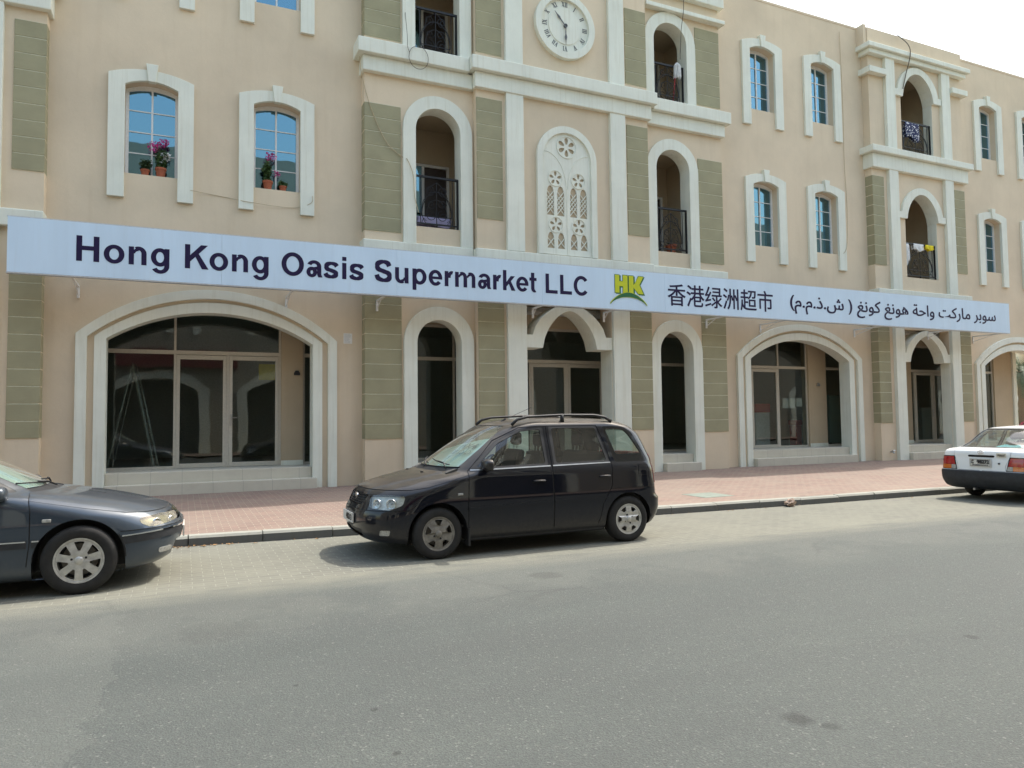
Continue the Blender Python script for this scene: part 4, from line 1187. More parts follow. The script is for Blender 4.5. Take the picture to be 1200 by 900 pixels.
def lampbowls(b, par, spots, sg):
    for x, z, r in spots:
        u, v = b.side(x, z); p = b.P(u, v)-b.N(u, v)*(r*.9); m = MB()
        m.lathe([(0.004, .0), (r*.35, .005), (r*.75, .018), (r, .045), (r*1.08, .045), (r*1.08, .03)], axis='y', n=20)
        n = b.N(u, v); o = m.build('lamp_bowl', M['chrome'], par, smooth=True); o.location = (p.x, p.y*sg, p.z)
        o.rotation_euler = (0, 0, atan2(n.y*sg, n.x)+pi/2)
        m = MB(); m.lathe([(0, .03), (r*.25, .024), (r*.3, .0)], axis='y', n=12); q = m.build('bulb', M['lamp_clear'], par, smooth=True); q.location = o.location; q.rotation_euler = o.rotation_euler
def mirror_part(root, x, y, z, s, mat, arm=True):
    bm = bmesh.new(); bmesh.ops.create_uvsphere(bm, u_segments=20, v_segments=14, radius=1)
    for v in bm.verts:
        c = v.co
        k = 1 if c.x < 0 else .45
        c.x = math.copysign(abs(c.x)**.8, c.x)*.085*k; c.y = math.copysign(abs(c.y)**.7, c.y)*.115; c.z = math.copysign(abs(c.z)**.7, c.z)*.072
    me = bpy.data.meshes.new('wing_mirror'); bm.to_mesh(me); bm.free(); me.materials.append(mat)
    for q in me.polygons: q.use_smooth = True
    o = bpy.data.objects.new('wing_mirror', me); COL.objects.link(o); o.parent = root; o.location = (x, y+s*.13, z)
    m = MB(); m.tube([(0, -s*.05, -.045), (.01, -s*.11, -.075), (.02, -s*.16, -.07)], [.022, .026, .03], 8); m.build('arm', M['black'], o, smooth=True)
    return o
def handle_part(par, body, x, z, s, mat):
    u, v = body.side(x, z); p = body.P(u, v); y = abs(p.y); m = MB()
    m.tube([(x-.085, -(y-.005), z-.004), (x-.06, -(y+.022), z), (x, -(y+.030), z+.002), (x+.06, -(y+.026), z), (x+.085, -(y-.004), z-.002)], [.010, .013, .0135, .014, .012], 8)
    if s > 0: m.v = [(q[0], -q[1], q[2]) for q in m.v]
    return m.build('handle', mat, par, smooth=True)

# ------------------------------------------------------------------ dark blue-black compact people carrier
mpv = thing('parked_car', 'dusty black compact people carrier with roof rails parked at the kerb facing left', 'car', (1.85, 8.89, .009))
#        z     xf    xr    w     Df   nf   Dr   nr
B1 = Body([
    (0.170, 0.340, 3.840, 0.770, 0.550, 3.200, 0.340, 3.600),
    (0.215, 0.130, 3.960, 0.820, 0.600, 3.200, 0.340, 3.600),
    (0.300, 0.035, 4.025, 0.850, 0.640, 3.000, 0.340, 3.600),
    (0.440, 0.000, 4.070, 0.868, 0.680, 2.900, 0.340, 3.600),
    (0.560, 0.015, 4.070, 0.874, 0.720, 2.900, 0.340, 3.600),
    (0.585, 0.030, 4.025, 0.874, 0.740, 2.900, 0.340, 3.600),
    (0.680, 0.070, 4.020, 0.872, 0.780, 2.800, 0.340, 3.600),
    (0.770, 0.115, 4.010, 0.868, 0.840, 2.700, 0.340, 3.600),
    (0.815, 0.170, 4.005, 0.865, 0.900, 2.600, 0.340, 3.600),
    (0.860, 0.300, 4.000, 0.862, 0.920, 2.600, 0.340, 3.600),
    (0.910, 0.500, 3.995, 0.858, 0.880, 2.700, 0.340, 3.600),
    (0.955, 0.720, 3.987, 0.850, 0.800, 2.700, 0.340, 3.600),
    (0.995, 0.900, 3.975, 0.838, 0.680, 2.600, 0.340, 3.600),
    (1.040, 0.985, 3.980, 0.818, 0.580, 2.600, 0.340, 3.600),
    (1.150, 1.150, 3.947, 0.778, 0.500, 2.600, 0.340, 3.600),
    (1.280, 1.345, 3.900, 0.735, 0.460, 2.600, 0.340, 3.600),
    (1.400, 1.535, 3.845, 0.692, 0.420, 2.600, 0.340, 3.600),
    (1.480, 1.680, 3.745, 0.672, 0.400, 2.700, 0.340, 3.600),
    (1.530, 1.790, 3.690, 0.650, 0.400, 2.800, 0.440, 2.800),
    (1.570, 1.930, 3.570, 0.605, 0.420, 2.800, 0.500, 2.600),
    (1.595, 2.080, 3.410, 0.530, 0.400, 2.600, 0.500, 2.500),
    (1.612, 2.250, 3.180, 0.400, 0.360, 2.400, 0.420, 2.400),
    (1.622, 2.480, 2.880, 0.140, 0.150, 2.200, 0.150, 2.200)], .025)
wx1, wx2, WR = .85, 3.45, .298
def mirrored(b): return b
S1 = lambda P, step=.03: SIDE(B1, P, step)
win_f = rnd_poly([(1.34, 1.035), (2.265, 1.055), (2.255, 1.478), (1.98, 1.452), (1.66, 1.315)], .035)
win_r = rnd_poly([(2.415, 1.055), (3.155, 1.065), (3.06, 1.485), (2.42, 1.487)], .035)
win_q = rnd_poly([(3.315, 1.135), (3.715, 1.14), (3.56, 1.405), (3.47, 1.462), (3.215, 1.478)], .045)
blk_q = rnd_poly([(3.275, 1.035), (3.80, 1.035), (3.62, 1.425), (3.49, 1.495), (3.175, 1.50)], .04)
door_f = [(1.22, .27), (1.215, .60), (1.235, .99), (1.62, 1.345), (1.97, 1.50), (2.27, 1.515), (2.33, 1.515), (2.345, .27)]
door_r = [(2.355, .27), (2.34, 1.515), (3.085, 1.515), (3.165, 1.30), (3.215, 1.02), (3.20, .74), (3.06, .52), (3.02, .34), (2.99, .27)]
gapw = .009
reg = [
    ('cut', S1(circle_cut(wx1, WR-.004, .355, .0)), 0), ('cut', S1(circle_cut(wx2, WR-.004, .345, .0)), 0),
    ('win_f', S1(win_f), 0), ('win_r', S1(win_r), 0), ('win_q', S1(win_q), 0),
    ('trim_f', S1(rnd_poly([(1.255, 1.012), (2.30, 1.030), (2.30, 1.503), (1.97, 1.482), (1.64, 1.335)], .03)), 0),
    ('trim_f', S1(rnd_poly([(2.38, 1.032), (3.20, 1.043), (3.085, 1.508), (2.38, 1.510)], .03)), 0),
    ('trim_q', S1(blk_q), 0),
    ('gap', S1(strip(dens(door_f, .03, False), gapw)), 0), ('gap', S1(strip(dens(door_r, .03, False), gapw)), 0),
    ('gap', S1(strip([(2.35, .27), (2.335, 1.515)], .012)), 0),
    ('mould', S1([(1.21, .545), (3.155, .585), (3.155, .615), (1.21, .575)]), 0),
    ('belt_glint', S1([(1.27, .998), (2.325, 1.014), (2.325, 1.027), (1.27, 1.011)]), 0), ('belt_glint', S1([(2.36, 1.015), (3.20, 1.028), (3.20, 1.040), (2.36, 1.028)]), 0),
    ('door_f', S1(door_f), 0), ('door_r', S1(door_r), 0),
    ('lamp', S1(rnd_poly([(.115, .600), (.30, .585), (.44, .640), (.475, .735), (.30, .752), (.150, .742)], .03)), 0),
    ('tail', S1(rnd_poly([(3.895, .74), (4.2, .74), (4.2, 1.14), (3.89, 1.13), (3.905, .98)], .03)), 0),
    ('gap', S1(strip([(.02, .575), (.50, .575)], .008)), 0),
    ('gap', S1(strip([(3.20, .70), (3.99, .70)], .008)), 0),
    ('gap', S1(strip(dens([(3.62, .86), (3.62, .99), (3.78, .99), (3.78, .86), (3.62, .86)], .03, False), .006)), 0),
    ('fog', S1(rnd_poly([(.19, .295), (.29, .295), (.30, .36), (.195, .36)], .02)), 0),
    ('grille', FRONT(B1, rnd_poly([(-.6, .625), (.36, .625), (.43, .745), (-.6, .770)], .02)), 0),
    ('intake', FRONT(B1, rnd_poly([(-.6, .245), (.40, .245), (.46, .36), (-.6, .36)], .02)), 0),
    ('screen', FRONT(B1, [(-.5, 1.045), (.68, 1.045), (.63, 1.25), (.555, 1.44), (.48, 1.525), (-.5, 1.54)]), 0),
    ('cowl', FRONT(B1, [(-.5, 1.000), (.70, .992), (.695, 1.043), (-.5, 1.043)]), 0),
    ('rear_glass', FRONT(B1, [(-.5, 1.03), (.66, 1.03), (.60, 1.28), (.52, 1.44), (-.5, 1.47)], True), 0),
    ('gap', [(u, B1.vz(z)) for u, z in dens([(.0, .805), (.70, .805), (.80, .83), (.845, .90), (.85, .992)], .03, False)] + [(u, B1.vz(z)) for u, z in dens([(.857, .992), (.853, .898), (.806, .824), (.70, .797), (.0, .797)], .03, False)], 0),
]
V1, T1 = shell(B1, reg, (1.05, 2.6, .8), .04)
pn = M['paint_navy']
lift(B1, V1, T1['body'], 0, .012, (1, -1), 'body', pn, mpv)
lift(B1, V1, T1['gap'], -.008, 0, (1, -1), 'panel_gap', M['black'], mpv)
for sg in (1, -1):
    df = lift(B1, V1, T1['door_f'], 0, .014, (sg,), 'door', pn, mpv); dr = lift(B1, V1, T1['door_r'], 0, .014, (sg,), 'door', pn, mpv)
    lift(B1, V1, [t for t in T1['trim_f'] if max(V1[i][0] for i in t) < B1.side(2.34, 1.2)[0]], -.002, .02, (sg,), 'window_trim', M['black'], df)
    lift(B1, V1, [t for t in T1['trim_f'] if max(V1[i][0] for i in t) >= B1.side(2.34, 1.2)[0]], -.002, .02, (sg,), 'window_trim', M['black'], dr)
    lift(B1, V1, T1['win_f'], -.009, 0, (sg,), 'window', M['car_glass'], df); lift(B1, V1, T1['win_r'], -.009, 0, (sg,), 'window', M['car_glass'], dr)
    handle_part(df, B1, 2.15, .845, -sg, pn); handle_part(dr, B1, 3.09, .865, -sg, pn)
    lift(B1, V1, T1['belt_glint'], .004, .012, (sg,), 'belt_glint_strip', M['metal'], mpv)  # bright strip added to stand in for the highlight on the belt rubber
    q = lift(B1, V1, T1['trim_q'], -.003, .02, (sg,), 'quarter_window', M['black_gloss'], mpv); lift(B1, V1, T1['win_q'], -.009, 0, (sg,), 'pane', M['car_glass'], q)
    lift(B1, V1, T1['mould'], .010, .014, (sg,), 'side_moulding', pn, mpv)
    hl = lift(B1, V1, T1['lamp'], -.035, 0, (sg,), 'headlight', M['reflector'], mpv); lift(B1, V1, T1['lamp'], .001, .02, (sg,), 'lens', M['lamp_glass'], hl); lampbowls(B1, hl, ((.19, .672, .050), (.32, .672, .055)), sg)
    lift(B1, V1, T1['tail'], .006, .02, (sg,), 'tail_light', M['lamp_red'], mpv)
    lift(B1, V1, T1['fog'], -.006, .02, (sg,), 'fog_light', M['lamp_clear'], mpv)
    m = MB(); u, v = B1.side(1.12, .735); p = B1.P(u, v); m.box(1.085, 1.15, abs(p.y)-.01 if sg < 0 else -abs(p.y)-.009, abs(p.y)+.009 if sg < 0 else -abs(p.y)+.01, .722, .748); m.build('side_indicator', M['lamp_clear'], mpv, bevel=.006)
    u, v = B1.side(1.38, 1.05); p = B1.P(u, v); mirror_part(mpv, 1.46, sg*-1*(abs(p.y)-.01), 1.065, -sg, pn)
    # roof rail
    r_ = MB(); y = .60*-sg; pts = [(1.90, y*1.005, 1.535), (1.98, y, 1.60), (2.12, y, 1.632), (2.6, y, 1.652), (3.1, y, 1.646), (3.26, y, 1.618), (3.36, y*1.0, 1.565)]
    r_.tube(pts, [.02, .019, .017, .016, .017, .019, .022], 8); r_.tube([(2.62, y, 1.655), (2.62, y*.99, 1.56)], [.022, .03], 8)
    r_.build('roof_rail', M['black'], mpv, smooth=True)
lift(B1, V1, T1['screen'], -.006, .02, (1, -1), 'windscreen', M['screen_glass'], mpv)
lift(B1, V1, T1['rear_glass'], -.006, .02, (1, -1), 'rear_window', M['car_glass'], mpv)
lift(B1, V1, T1['cowl'], -.012, .0, (1, -1), 'cowl', M['black'], mpv)
gr = lift(B1, V1, T1['grille'], -.04, .0, (1, -1), 'grille', M['black'], mpv)
m = MB()
for k in range(5):
    z = .64+.026*k
    m.tube([body_point(B1, y, z, -.012) for y in [-.37+.74*i/14 for i in range(15)]], .0065, 5)
for y in [-.3+.1*i for i in range(7)]: m.tube([body_point(B1, y, .63, -.014), body_point(B1, y, .755, -.014)], .005, 5)
m.build('bar', M['black'], gr, smooth=True)
lift(B1, V1, T1['intake'], -.03, .0, (1, -1), 'air_intake', M['black'], mpv)
def emblem_oval(root, p, rx, rz, depth=.012, axis='x'):
    m = MB(); n = 28
    m.prism([(rx*cos(2*pi*i/n), rz*sin(2*pi*i/n)) for i in range(n)], -depth, 0, [[((rx-.009)*cos(2*pi*i/n), (rz-.009)*sin(2*pi*i/n)) for i in range(n)]])
    return m
# number plates and emblem
def place(m, root, p, yaw, name, mat, tilt=0):
    o = m.build(name, mat, root); o.location = p; o.rotation_euler = (tilt, 0, yaw); return o
m = MB(); m.box(-.26, .26, -.008, .008, -.058, .058); pl = place(m, mpv, (-.012, .0, .465), -pi/2, 'number_plate', M['plate'])
m = MB(); fit_text(m, '48213', -.10, .22, -.035, .04, -.0095, .02); m.build('lettering', M['ink'], pl)
m = emblem_oval(mpv, None, .065, .036); m.tube([(-.03, -.006, -.028), (-.018, -.006, .028)], .006, 5); m.tube([(.018, -.006, -.028), (.03, -.006, .028)], .006, 5); m.tube([(-.024, -.006, 0), (.024, -.006, .004)], .005, 5)
place(m, mpv, (.095, 0, .71), -pi/2, 'emblem', M['chrome'])
m = MB(); m.box(-.26, .26, -.008, .008, -.058, .058); place(m, mpv, (4.035, 0, .80), pi/2, 'number_plate', M['plate'])
# wipers, washer nozzles, aerial
m = MB()
for y0, y1, z in ((-.55, .05, 1.075), (.0, .58, 1.075)):
    pts = [body_point(B1, y0+(y1-y0)*i/8, 1.055+.05*i/8, .012) for i in range(9)]; m.tube(pts, .007, 5)
    m.tube([body_point(B1, y0, 1.02, .01), body_point(B1, y0+.1, 1.06, .03), body_point(B1, (y0+y1)/2, 1.08, .022)], .009, 5)
m.build('wiper', M['black'], mpv, smooth=True)
m = MB(); m.tube([(1.98, -.10, 1.575), (2.04, -.10, 1.615)], .013, 6); m.tube([(2.04, -.10, 1.61), (2.42, -.10, 1.76)], .003, 4); m.build('aerial', M['black'], mpv)
for y in (-.32, .32):
    m = MB(); p = body_point(B1, y, .97, .004); m.box(p.x-.015, p.x+.015, p.y-.012, p.y+.012, p.z-.004, p.z+.012); m.build('washer_nozzle', M['black'], mpv, bevel=.003)
underbody(mpv, 4.03, .87, 1.0, (wx1, wx2), WR, .87)
st5 = dict(rot=pi/2, open=.50, ro=.84, ri=.50, taper=.55, dome=.018, lugs=4)
st6 = dict(rot=pi/6+pi/6, open=.52, ro=.84, ri=.56, taper=.6, dome=.018, lugs=4)
for sg in (-1, 1):
    wheel(mpv, wx1, sg*.755, WR, .185, sg, 5, .192, st5, M['alloy_dirty'], 0.03); wheel(mpv, wx2, sg*.755, WR, .185, sg, 6, .192, st6, M['alloy'])
    m = MB(); m.box(wx1+.36, wx1+.385, sg*.80-.07, sg*.80+.07, .13, .33); m.build('mud_flap', M['black'], mpv)
m = MB(); m.box(.95, 3.85, -.72, .72, .335, .36); m.prism([(1.0, .6), (1.55, .95), (1.42, 1.0), (1.12, 1.02), (1.0, .98)], -.70, .70); m.box(3.45, 3.9, -.7, .7, .36, .78)
m.build('cabin_floor', M['cabin'], mpv)
for y in (-.36, .36): seat(mpv, 1.98, y, M['seat_dark'], .5, z=.60, hb=.60)
seat(mpv, 2.95, 0, M['seat_dark'], 1.25, True, z=.60, hb=.56)
m = MB(); m.lathe([(.178, -.012), (.19, 0), (.178, .012), (.166, 0)], axis='z', n=28, closed=True); m.tube([(-.17, 0, 0), (.17, 0, 0)], .014, 6)
o = m.build('steering_wheel', M['black'], mpv, smooth=True); o.location = (1.66, -.36, 1.0); o.rotation_euler = (0, radians(-62), 0)
# foil sunshade lying behind the windscreen: a thing inside the car
def on_screen(b, pts, off): return [body_point(b, y, z, off) for y, z in pts]
def shade(b, y0, y1, z0, z1, off, name, mat, label, cat, loc, lean=0, n=12):
    """creased sheet following the inside of the glass"""
    v = []; f = []
    for i in range(n+1):
        for j in range(n+1):
            y = y0+(y1-y0)*i/n; z = z0+(z1-z0)*j/n-lean*(i/n)*(j/n)
            v.append(body_point(b, y, z, off-.012*abs(((i/n*5) % 2)-1)))
    for i in range(n):
        for j in range(n): f.append((i*(n+1)+j, (i+1)*(n+1)+j, (i+1)*(n+1)+j+1, i*(n+1)+j+1))
    m = MB(); m.add(v, f); o = m.build(name, mat, None, smooth=False); md = o.modifiers.new('solid', 'SOLIDIFY'); md.thickness = .004
    o.location = loc; return tag(o, label, cat)
sh = shade(B1, -.60, .42, 1.07, 1.42, -.045, 'sunshade', M['shade_teal'], 'pale teal sunshade with faded dark print behind the windscreen of the black people carrier', 'sunshade', mpv.location, .16)
m = MB()
for txt, y0, y1, za, zb in (('4X4', -.20, -.50, 1.275, 1.335), ('OFF ROAD', -.12, -.53, 1.205, 1.252)):
    v, f = font_mesh(txt, .012); ax, bx = min(p[0] for p in v), max(p[0] for p in v); az, bz = min(p[1] for p in v), max(p[1] for p in v)
    m.add([body_point(B1, y0+(p[0]-ax)/(bx-ax)*(y1-y0), za+(p[1]-az)/(bz-az)*(zb-za), -.032) for p in v], f)
m.build('print', simple('faded_print', (.10, .16, .17), .8), sh)

# ------------------------------------------------------------------ steel grey saloon, only its front half inside the picture
sal = thing('parked_car', 'steel grey saloon with seven spoke wheels and a clouded headlight', 'car', (.02, 8.90, .009))
# built nose towards -x, then turned round to face right
B2 = Body([
    (0.150, 0.450, 4.500, 0.800, 0.645, 3.350, 0.600, 3.200),
    (0.185, 0.220, 4.680, 0.860, 0.731, 3.250, 0.620, 3.200),
    (0.260, 0.090, 4.800, 0.890, 0.791, 3.150, 0.640, 3.200),
    (0.380, 0.030, 4.850, 0.905, 0.843, 3.050, 0.640, 3.200),
    (0.480, 0.005, 4.870, 0.912, 0.877, 2.950, 0.640, 3.200),
    (0.555, 0.000, 4.870, 0.914, 0.894, 2.950, 0.640, 3.200),
    (0.600, 0.035, 4.850, 0.914, 0.894, 2.950, 0.640, 3.200),
    (0.660, 0.085, 4.830, 0.913, 0.912, 2.850, 0.640, 3.200),
    (0.715, 0.150, 4.820, 0.911, 0.963, 2.850, 0.640, 3.200),
    (0.765, 0.285, 4.800, 0.908, 0.998, 2.850, 0.660, 3.200),
    (0.820, 0.470, 4.780, 0.903, 0.998, 2.850, 0.680, 3.200),
    (0.875, 0.720, 4.740, 0.894, 0.929, 2.850, 0.700, 3.200),
    (0.920, 0.950, 4.660, 0.884, 0.843, 2.850, 0.760, 3.200),
    (0.958, 1.150, 4.500, 0.870, 0.850, 2.500, 0.800, 3.000),
    (0.990, 1.270, 4.200, 0.848, 0.720, 2.500, 0.660, 2.800),
    (1.040, 1.360, 4.050, 0.820, 0.620, 2.500, 0.600, 2.800),
    (1.120, 1.500, 3.950, 0.785, 0.560, 2.500, 0.580, 2.800),
    (1.230, 1.700, 3.800, 0.730, 0.500, 2.500, 0.550, 2.800),
    (1.330, 1.905, 3.640, 0.670, 0.450, 2.600, 0.500, 2.800),
    (1.390, 2.060, 3.500, 0.610, 0.450, 2.600, 0.500, 2.600),
    (1.430, 2.230, 3.300, 0.500, 0.450, 2.500, 0.480, 2.600),
    (1.455, 2.480, 3.020, 0.300, 0.250, 2.400, 0.250, 2.400),
    (1.462, 2.650, 2.850, 0.080, 0.080, 2.200, 0.080, 2.200)], .03)
S2 = lambda P, step=.03: SIDE(B2, P, step)
wy1, wy2, WR2 = .90, 3.70, .322
dF = [(1.325, .29), (1.30, .50), (1.30, .80), (1.335, .965), (1.80, 1.22), (2.10, 1.37), (2.40, 1.385), (2.44, .29)]
dR = [(2.455, .29), (2.42, 1.385), (3.10, 1.385), (3.42, 1.18), (3.45, .75), (3.30, .5), (3.26, .29)]
wF = rnd_poly([(1.50, .990), (2.37, 1.005), (2.36, 1.345), (2.12, 1.335), (1.83, 1.19)], .03)
wR = rnd_poly([(2.50, 1.005), (3.36, 1.01), (3.31, 1.15), (3.05, 1.34), (2.49, 1.345)], .03)
reg2 = [
    ('cut', S2(circle_cut(wy1, WR2-.004, .385, .0)), 0), ('cut', S2(circle_cut(wy2, WR2-.004, .375, .0)), 0),
    ('wF', S2(wF), 0), ('wR', S2(wR), 0),
    ('trim', S2(rnd_poly([(1.43, .968), (2.40, .985), (2.39, 1.37), (2.11, 1.36), (1.81, 1.21)], .03)), 0), ('trim', S2(rnd_poly([(2.47, .985), (3.42, .99), (3.34, 1.16), (3.07, 1.37), (2.46, 1.37)], .03)), 0),
    ('gap', S2(strip(dens(dF, .03, False), .009)), 0), ('gap', S2(strip(dens(dR, .03, False), .009)), 0), ('gap', S2(strip([(2.447, .29), (2.41, 1.385)], .012)), 0),
    ('chrome', S2([(.02, .542), (.545, .512), (.545, .524), (.02, .556)]), 0),
    ('rub', S2(rnd_poly([(.02, .470), (.545, .435), (.545, .524), (.02, .556)], .01)), 0),
    ('chrome', S2([(1.12, .520), (1.28, .520), (1.28, .532), (1.12, .532)]), 0), ('chrome', S2([(1.33, .520), (2.42, .520), (2.42, .532), (1.33, .532)]), 0), ('chrome', S2([(2.48, .520), (3.27, .520), (3.27, .532), (2.48, .532)]), 0),
    ('mould', S2([(1.115, .465), (1.285, .465), (1.285, .534), (1.115, .534)]), 0), ('mould', S2([(1.325, .465), (2.43, .465), (2.43, .534), (1.325, .534)]), 0), ('mould', S2([(2.47, .465), (3.28, .465), (3.28, .534), (2.47, .534)]), 0),
    ('dF', S2(dF), 0), ('dR', S2(dR), 0),
    ('gap', S2(strip([(.03, .572), (.56, .560)], .008)), 0),
    ('lamp', S2(rnd_poly([(.060, .606), (.30, .575), (.385, .620), (.405, .668), (.22, .688), (.095, .674)], .03)), 0),
    ('fog', S2(rnd_poly([(.12, .305), (.23, .305), (.23, .355), (.11, .36)], .025)), 0),
    ('grille', FRONT(B2, rnd_poly([(-.7, .600), (.42, .600), (.47, .690), (-.7, .700)], .03)), 0),
    ('intake', FRONT(B2, rnd_poly([(-.7, .235), (.50, .235), (.52, .40), (-.7, .40)], .03)), 0),
    ('screen', FRONT(B2, [(-.7, .998), (.72, .995), (.66, 1.19), (.585, 1.33), (.52, 1.392), (-.7, 1.402)]), 0),
    ('cowl', FRONT(B2, [(-.7, .963), (.735, .960), (.73, .994), (-.7, .997)]), 0),
    ('rear_glass', FRONT(B2, [(-.7, 1.02), (.70, 1.02), (.60, 1.30), (-.7, 1.39)], True), 0),
    ('tail', S2(rnd_poly([(4.45, .72), (4.9, .72), (4.9, .90), (4.45, .90)], .02)), 0),
    ('gap', [(u, B2.vz(z)) for u, z in dens([(.0, .720), (.50, .722), (.62, .735), (.74, .80), (.79, .88), (.80, .958)], .03, False)] + [(u, B2.vz(z)) for u, z in dens([(.806, .958), (.796, .878), (.746, .795), (.625, .728), (.50, .714), (.0, .712)], .03, False)], 0),
]
V2, T2 = shell(B2, reg2, (1.25, 2.9, .9), .042)
pg = M['paint_grey']
parts2 = []
def L2(key, off, sk, sides, name, mat, par=None): return lift(B2, V2, T2[key], off, sk, sides, name, mat, par or sal)
L2('body', 0, .012, (1, -1), 'body', pg); L2('gap', -.008, 0, (1, -1), 'panel_gap', M['black'])
for sg in (1, -1):
    a = L2('dF', 0, .014, (sg,), 'door', pg); b = L2('dR', 0, .014, (sg,), 'door', pg)
    um = B2.side(2.44, 1.1)[0]
    lift(B2, V2, [t for t in T2['trim'] if max(V2[i][0] for i in t) < um], -.002, .02, (sg,), 'window_trim', M['black'], a); lift(B2, V2, [t for t in T2['trim'] if max(V2[i][0] for i in t) >= um], -.002, .02, (sg,), 'window_trim', M['black'], b)
    L2('wF', -.009, 0, (sg,), 'window', M['car_glass'], a); L2('wR', -.009, 0, (sg,), 'window', M['car_glass'], b)
    handle_part(a, B2, 2.24, .83, -sg, pg); handle_part(b, B2, 3.2, .84, -sg, pg)
    L2('mould', .010, .016, (sg,), 'side_moulding', M['bumper_grey']); L2('chrome', .013, .02, (sg,), 'bright_strip', M['chrome']); L2('rub', .006, .016, (sg,), 'bumper_strip', M['bumper_grey'])
    hl = L2('lamp', -.03, 0, (sg,), 'headlight', M['lamp_yellowed']); L2('lamp', .002, .02, (sg,), 'lens', M['lens_yellow'], hl); lampbowls(B2, hl, ((.13, .635, .042), (.25, .63, .046)), sg)
    L2('fog', .004, .02, (sg,), 'fog_light', M['lamp_clear']); L2('tail', .004, .02, (sg,), 'tail_light', M['lamp_red'])
    m = MB(); p = B2.P(*B2.side(1.17, .705)); ya, yb = sorted((-sg*(abs(p.y)-.01), -sg*(abs(p.y)+.009))); m.box(1.13, 1.205, ya, yb, .69, .722); m.build('side_indicator', M['lamp_clear'], sal, bevel=.006)
    p = B2.P(*B2.side(1.62, .99)); mirror_part(sal, 1.56, -sg*(abs(p.y)-.02), .97, -sg, pg)
L2('screen', -.006, .02, (1, -1), 'windscreen', M['screen_glass']); L2('rear_glass', -.006, .02, (1, -1), 'rear_window', M['car_glass']); L2('cowl', -.010, 0, (1, -1), 'cowl', M['black'])
gr = L2('grille', -.035, 0, (1, -1), 'grille', M['black']); m = MB()
for z in (.62, .645, .67): m.tube([body_point(B2, -.44+.88*i/14, z, -.01) for i in range(15)], .006, 5)
m.build('bar', M['chrome'], gr, smooth=True); L2('intake', -.03, 0, (1, -1), 'air_intake', M['black'])
m = MB(); m.box(-.26, .26, -.008, .008, -.058, .058); place(m, sal, (.0, 0, .45), -pi/2, 'number_plate', M['plate'])
m = MB()
for y0, y1 in ((-.60, .0), (-.02, .58)):
    m.tube([body_point(B2, y0+(y1-y0)*i/8, 1.000+.035*i/8, .012) for i in range(9)], .008, 5); m.tube([body_point(B2, y0+.02, .972, .01), body_point(B2, y0+.12, 1.0, .03), body_point(B2, (y0+y1)/2, 1.02, .022)], .010, 5)
m.build('wiper', M['black'], sal, smooth=True)
underbody(sal, 4.87, .91, 1.0, (wy1, wy2), WR2, .9)
st7 = dict(rot=pi/2, open=.56, ro=.86, ri=.44, taper=.42, dome=.012, lugs=5)
for sg in (-1, 1):
    wheel(sal, wy1, sg*.80, WR2, .215, sg, 7, .208, st7, M['alloy'], 0.0); wheel(sal, wy2, sg*.80, WR2, .215, sg, 7, .208, st7, M['alloy'])
m = MB(); m.box(1.3, 4.4, -.76, .76, .30, .33); m.prism([(1.35, .6), (1.95, .86), (1.80, .93), (1.45, .95), (1.35, .93)], -.74, .74); m.box(3.5, 4.4, -.75, .75, .33, .9); m.build('cabin_floor', M['cabin'], sal)
for y in (-.38, .38): seat(sal, 2.15, y, M['seat_grey'], .52, z=.50, hb=.60)
seat(sal, 3.1, 0, M['seat_grey'], 1.3, True, z=.50, hb=.58)
m = MB(); m.lathe([(.178, -.012), (.19, 0), (.178, .012), (.166, 0)], axis='z', n=28, closed=True); m.tube([(-.17, 0, 0), (.17, 0, 0)], .014, 6)
o = m.build('steering_wheel', M['black'], sal, smooth=True); o.location = (1.95, .38, .92); o.rotation_euler = (0, radians(-62), 0)
sal.rotation_euler = (0, 0, pi)
sh2 = shade(B2, -.66, .66, 1.015, 1.36, -.05, 'sunshade', M['shade_teal'], 'pale mint foil sunshade filling the windscreen of the grey saloon', 'sunshade', sal.location)
sh2.rotation_euler = (0, 0, pi)

# ------------------------------------------------------------------ white saloon seen from behind at the right edge
wht = thing('parked_car', 'white saloon with black bumper and red tail lights, seen from behind', 'car', (13.40+4.11, 8.70, .009))
B3 = Body([
    (.210, .35, 3.92, .740, .6, 3.0, .30, 5.0),
    (.255, .14, 4.02, .790, .65, 3.0, .30, 5.0),
    (.330, .050, 4.075, .812, .70, 3.0, .28, 5.0),
    (.430, .010, 4.105, .824, .74, 2.8, .27, 5.0),
    (.535, .000, 4.105, .828, .76, 2.8, .26, 5.0),
    (.560, .020, 4.060, .828, .78, 2.8, .26, 5.2),
    (.640, .060, 4.050, .826, .80, 2.7, .26, 5.2),
    (.720, .130, 4.045, .822, .86, 2.6, .26, 5.2),
    (.790, .360, 4.035, .818, .95, 2.5, .26, 5.0),
    (.850, .680, 4.035, .814, .90, 2.5, .27, 4.6),
    (.910, .930, 4.020, .806, .80, 2.5, .29, 4.2),
    (.945, 1.080, 3.95, .790, .66, 2.5, .32, 3.8),
    (.964, 1.140, 3.700, .770, .60, 2.5, .30, 3.4),
    (1.000, 1.210, 3.610, .752, .56, 2.5, .34, 3.2),
    (1.070, 1.370, 3.480, .715, .50, 2.5, .36, 3.0),
    (1.180, 1.560, 3.335, .670, .45, 2.5, .36, 3.0),
    (1.280, 1.750, 3.185, .622, .42, 2.6, .38, 3.0),
    (1.325, 1.870, 3.08, .58, .42, 2.6, .40, 2.8),
    (1.352, 2.020, 2.90, .450, .40, 2.5, .40, 2.6),
    (1.368, 2.180, 2.68, .260, .18, 2.3, .18, 2.3),
    (1.373, 2.320, 2.52, .060, .05, 2.2, .05, 2.2)], .02)
S3 = lambda P, step=.03: SIDE(B3, P, step)
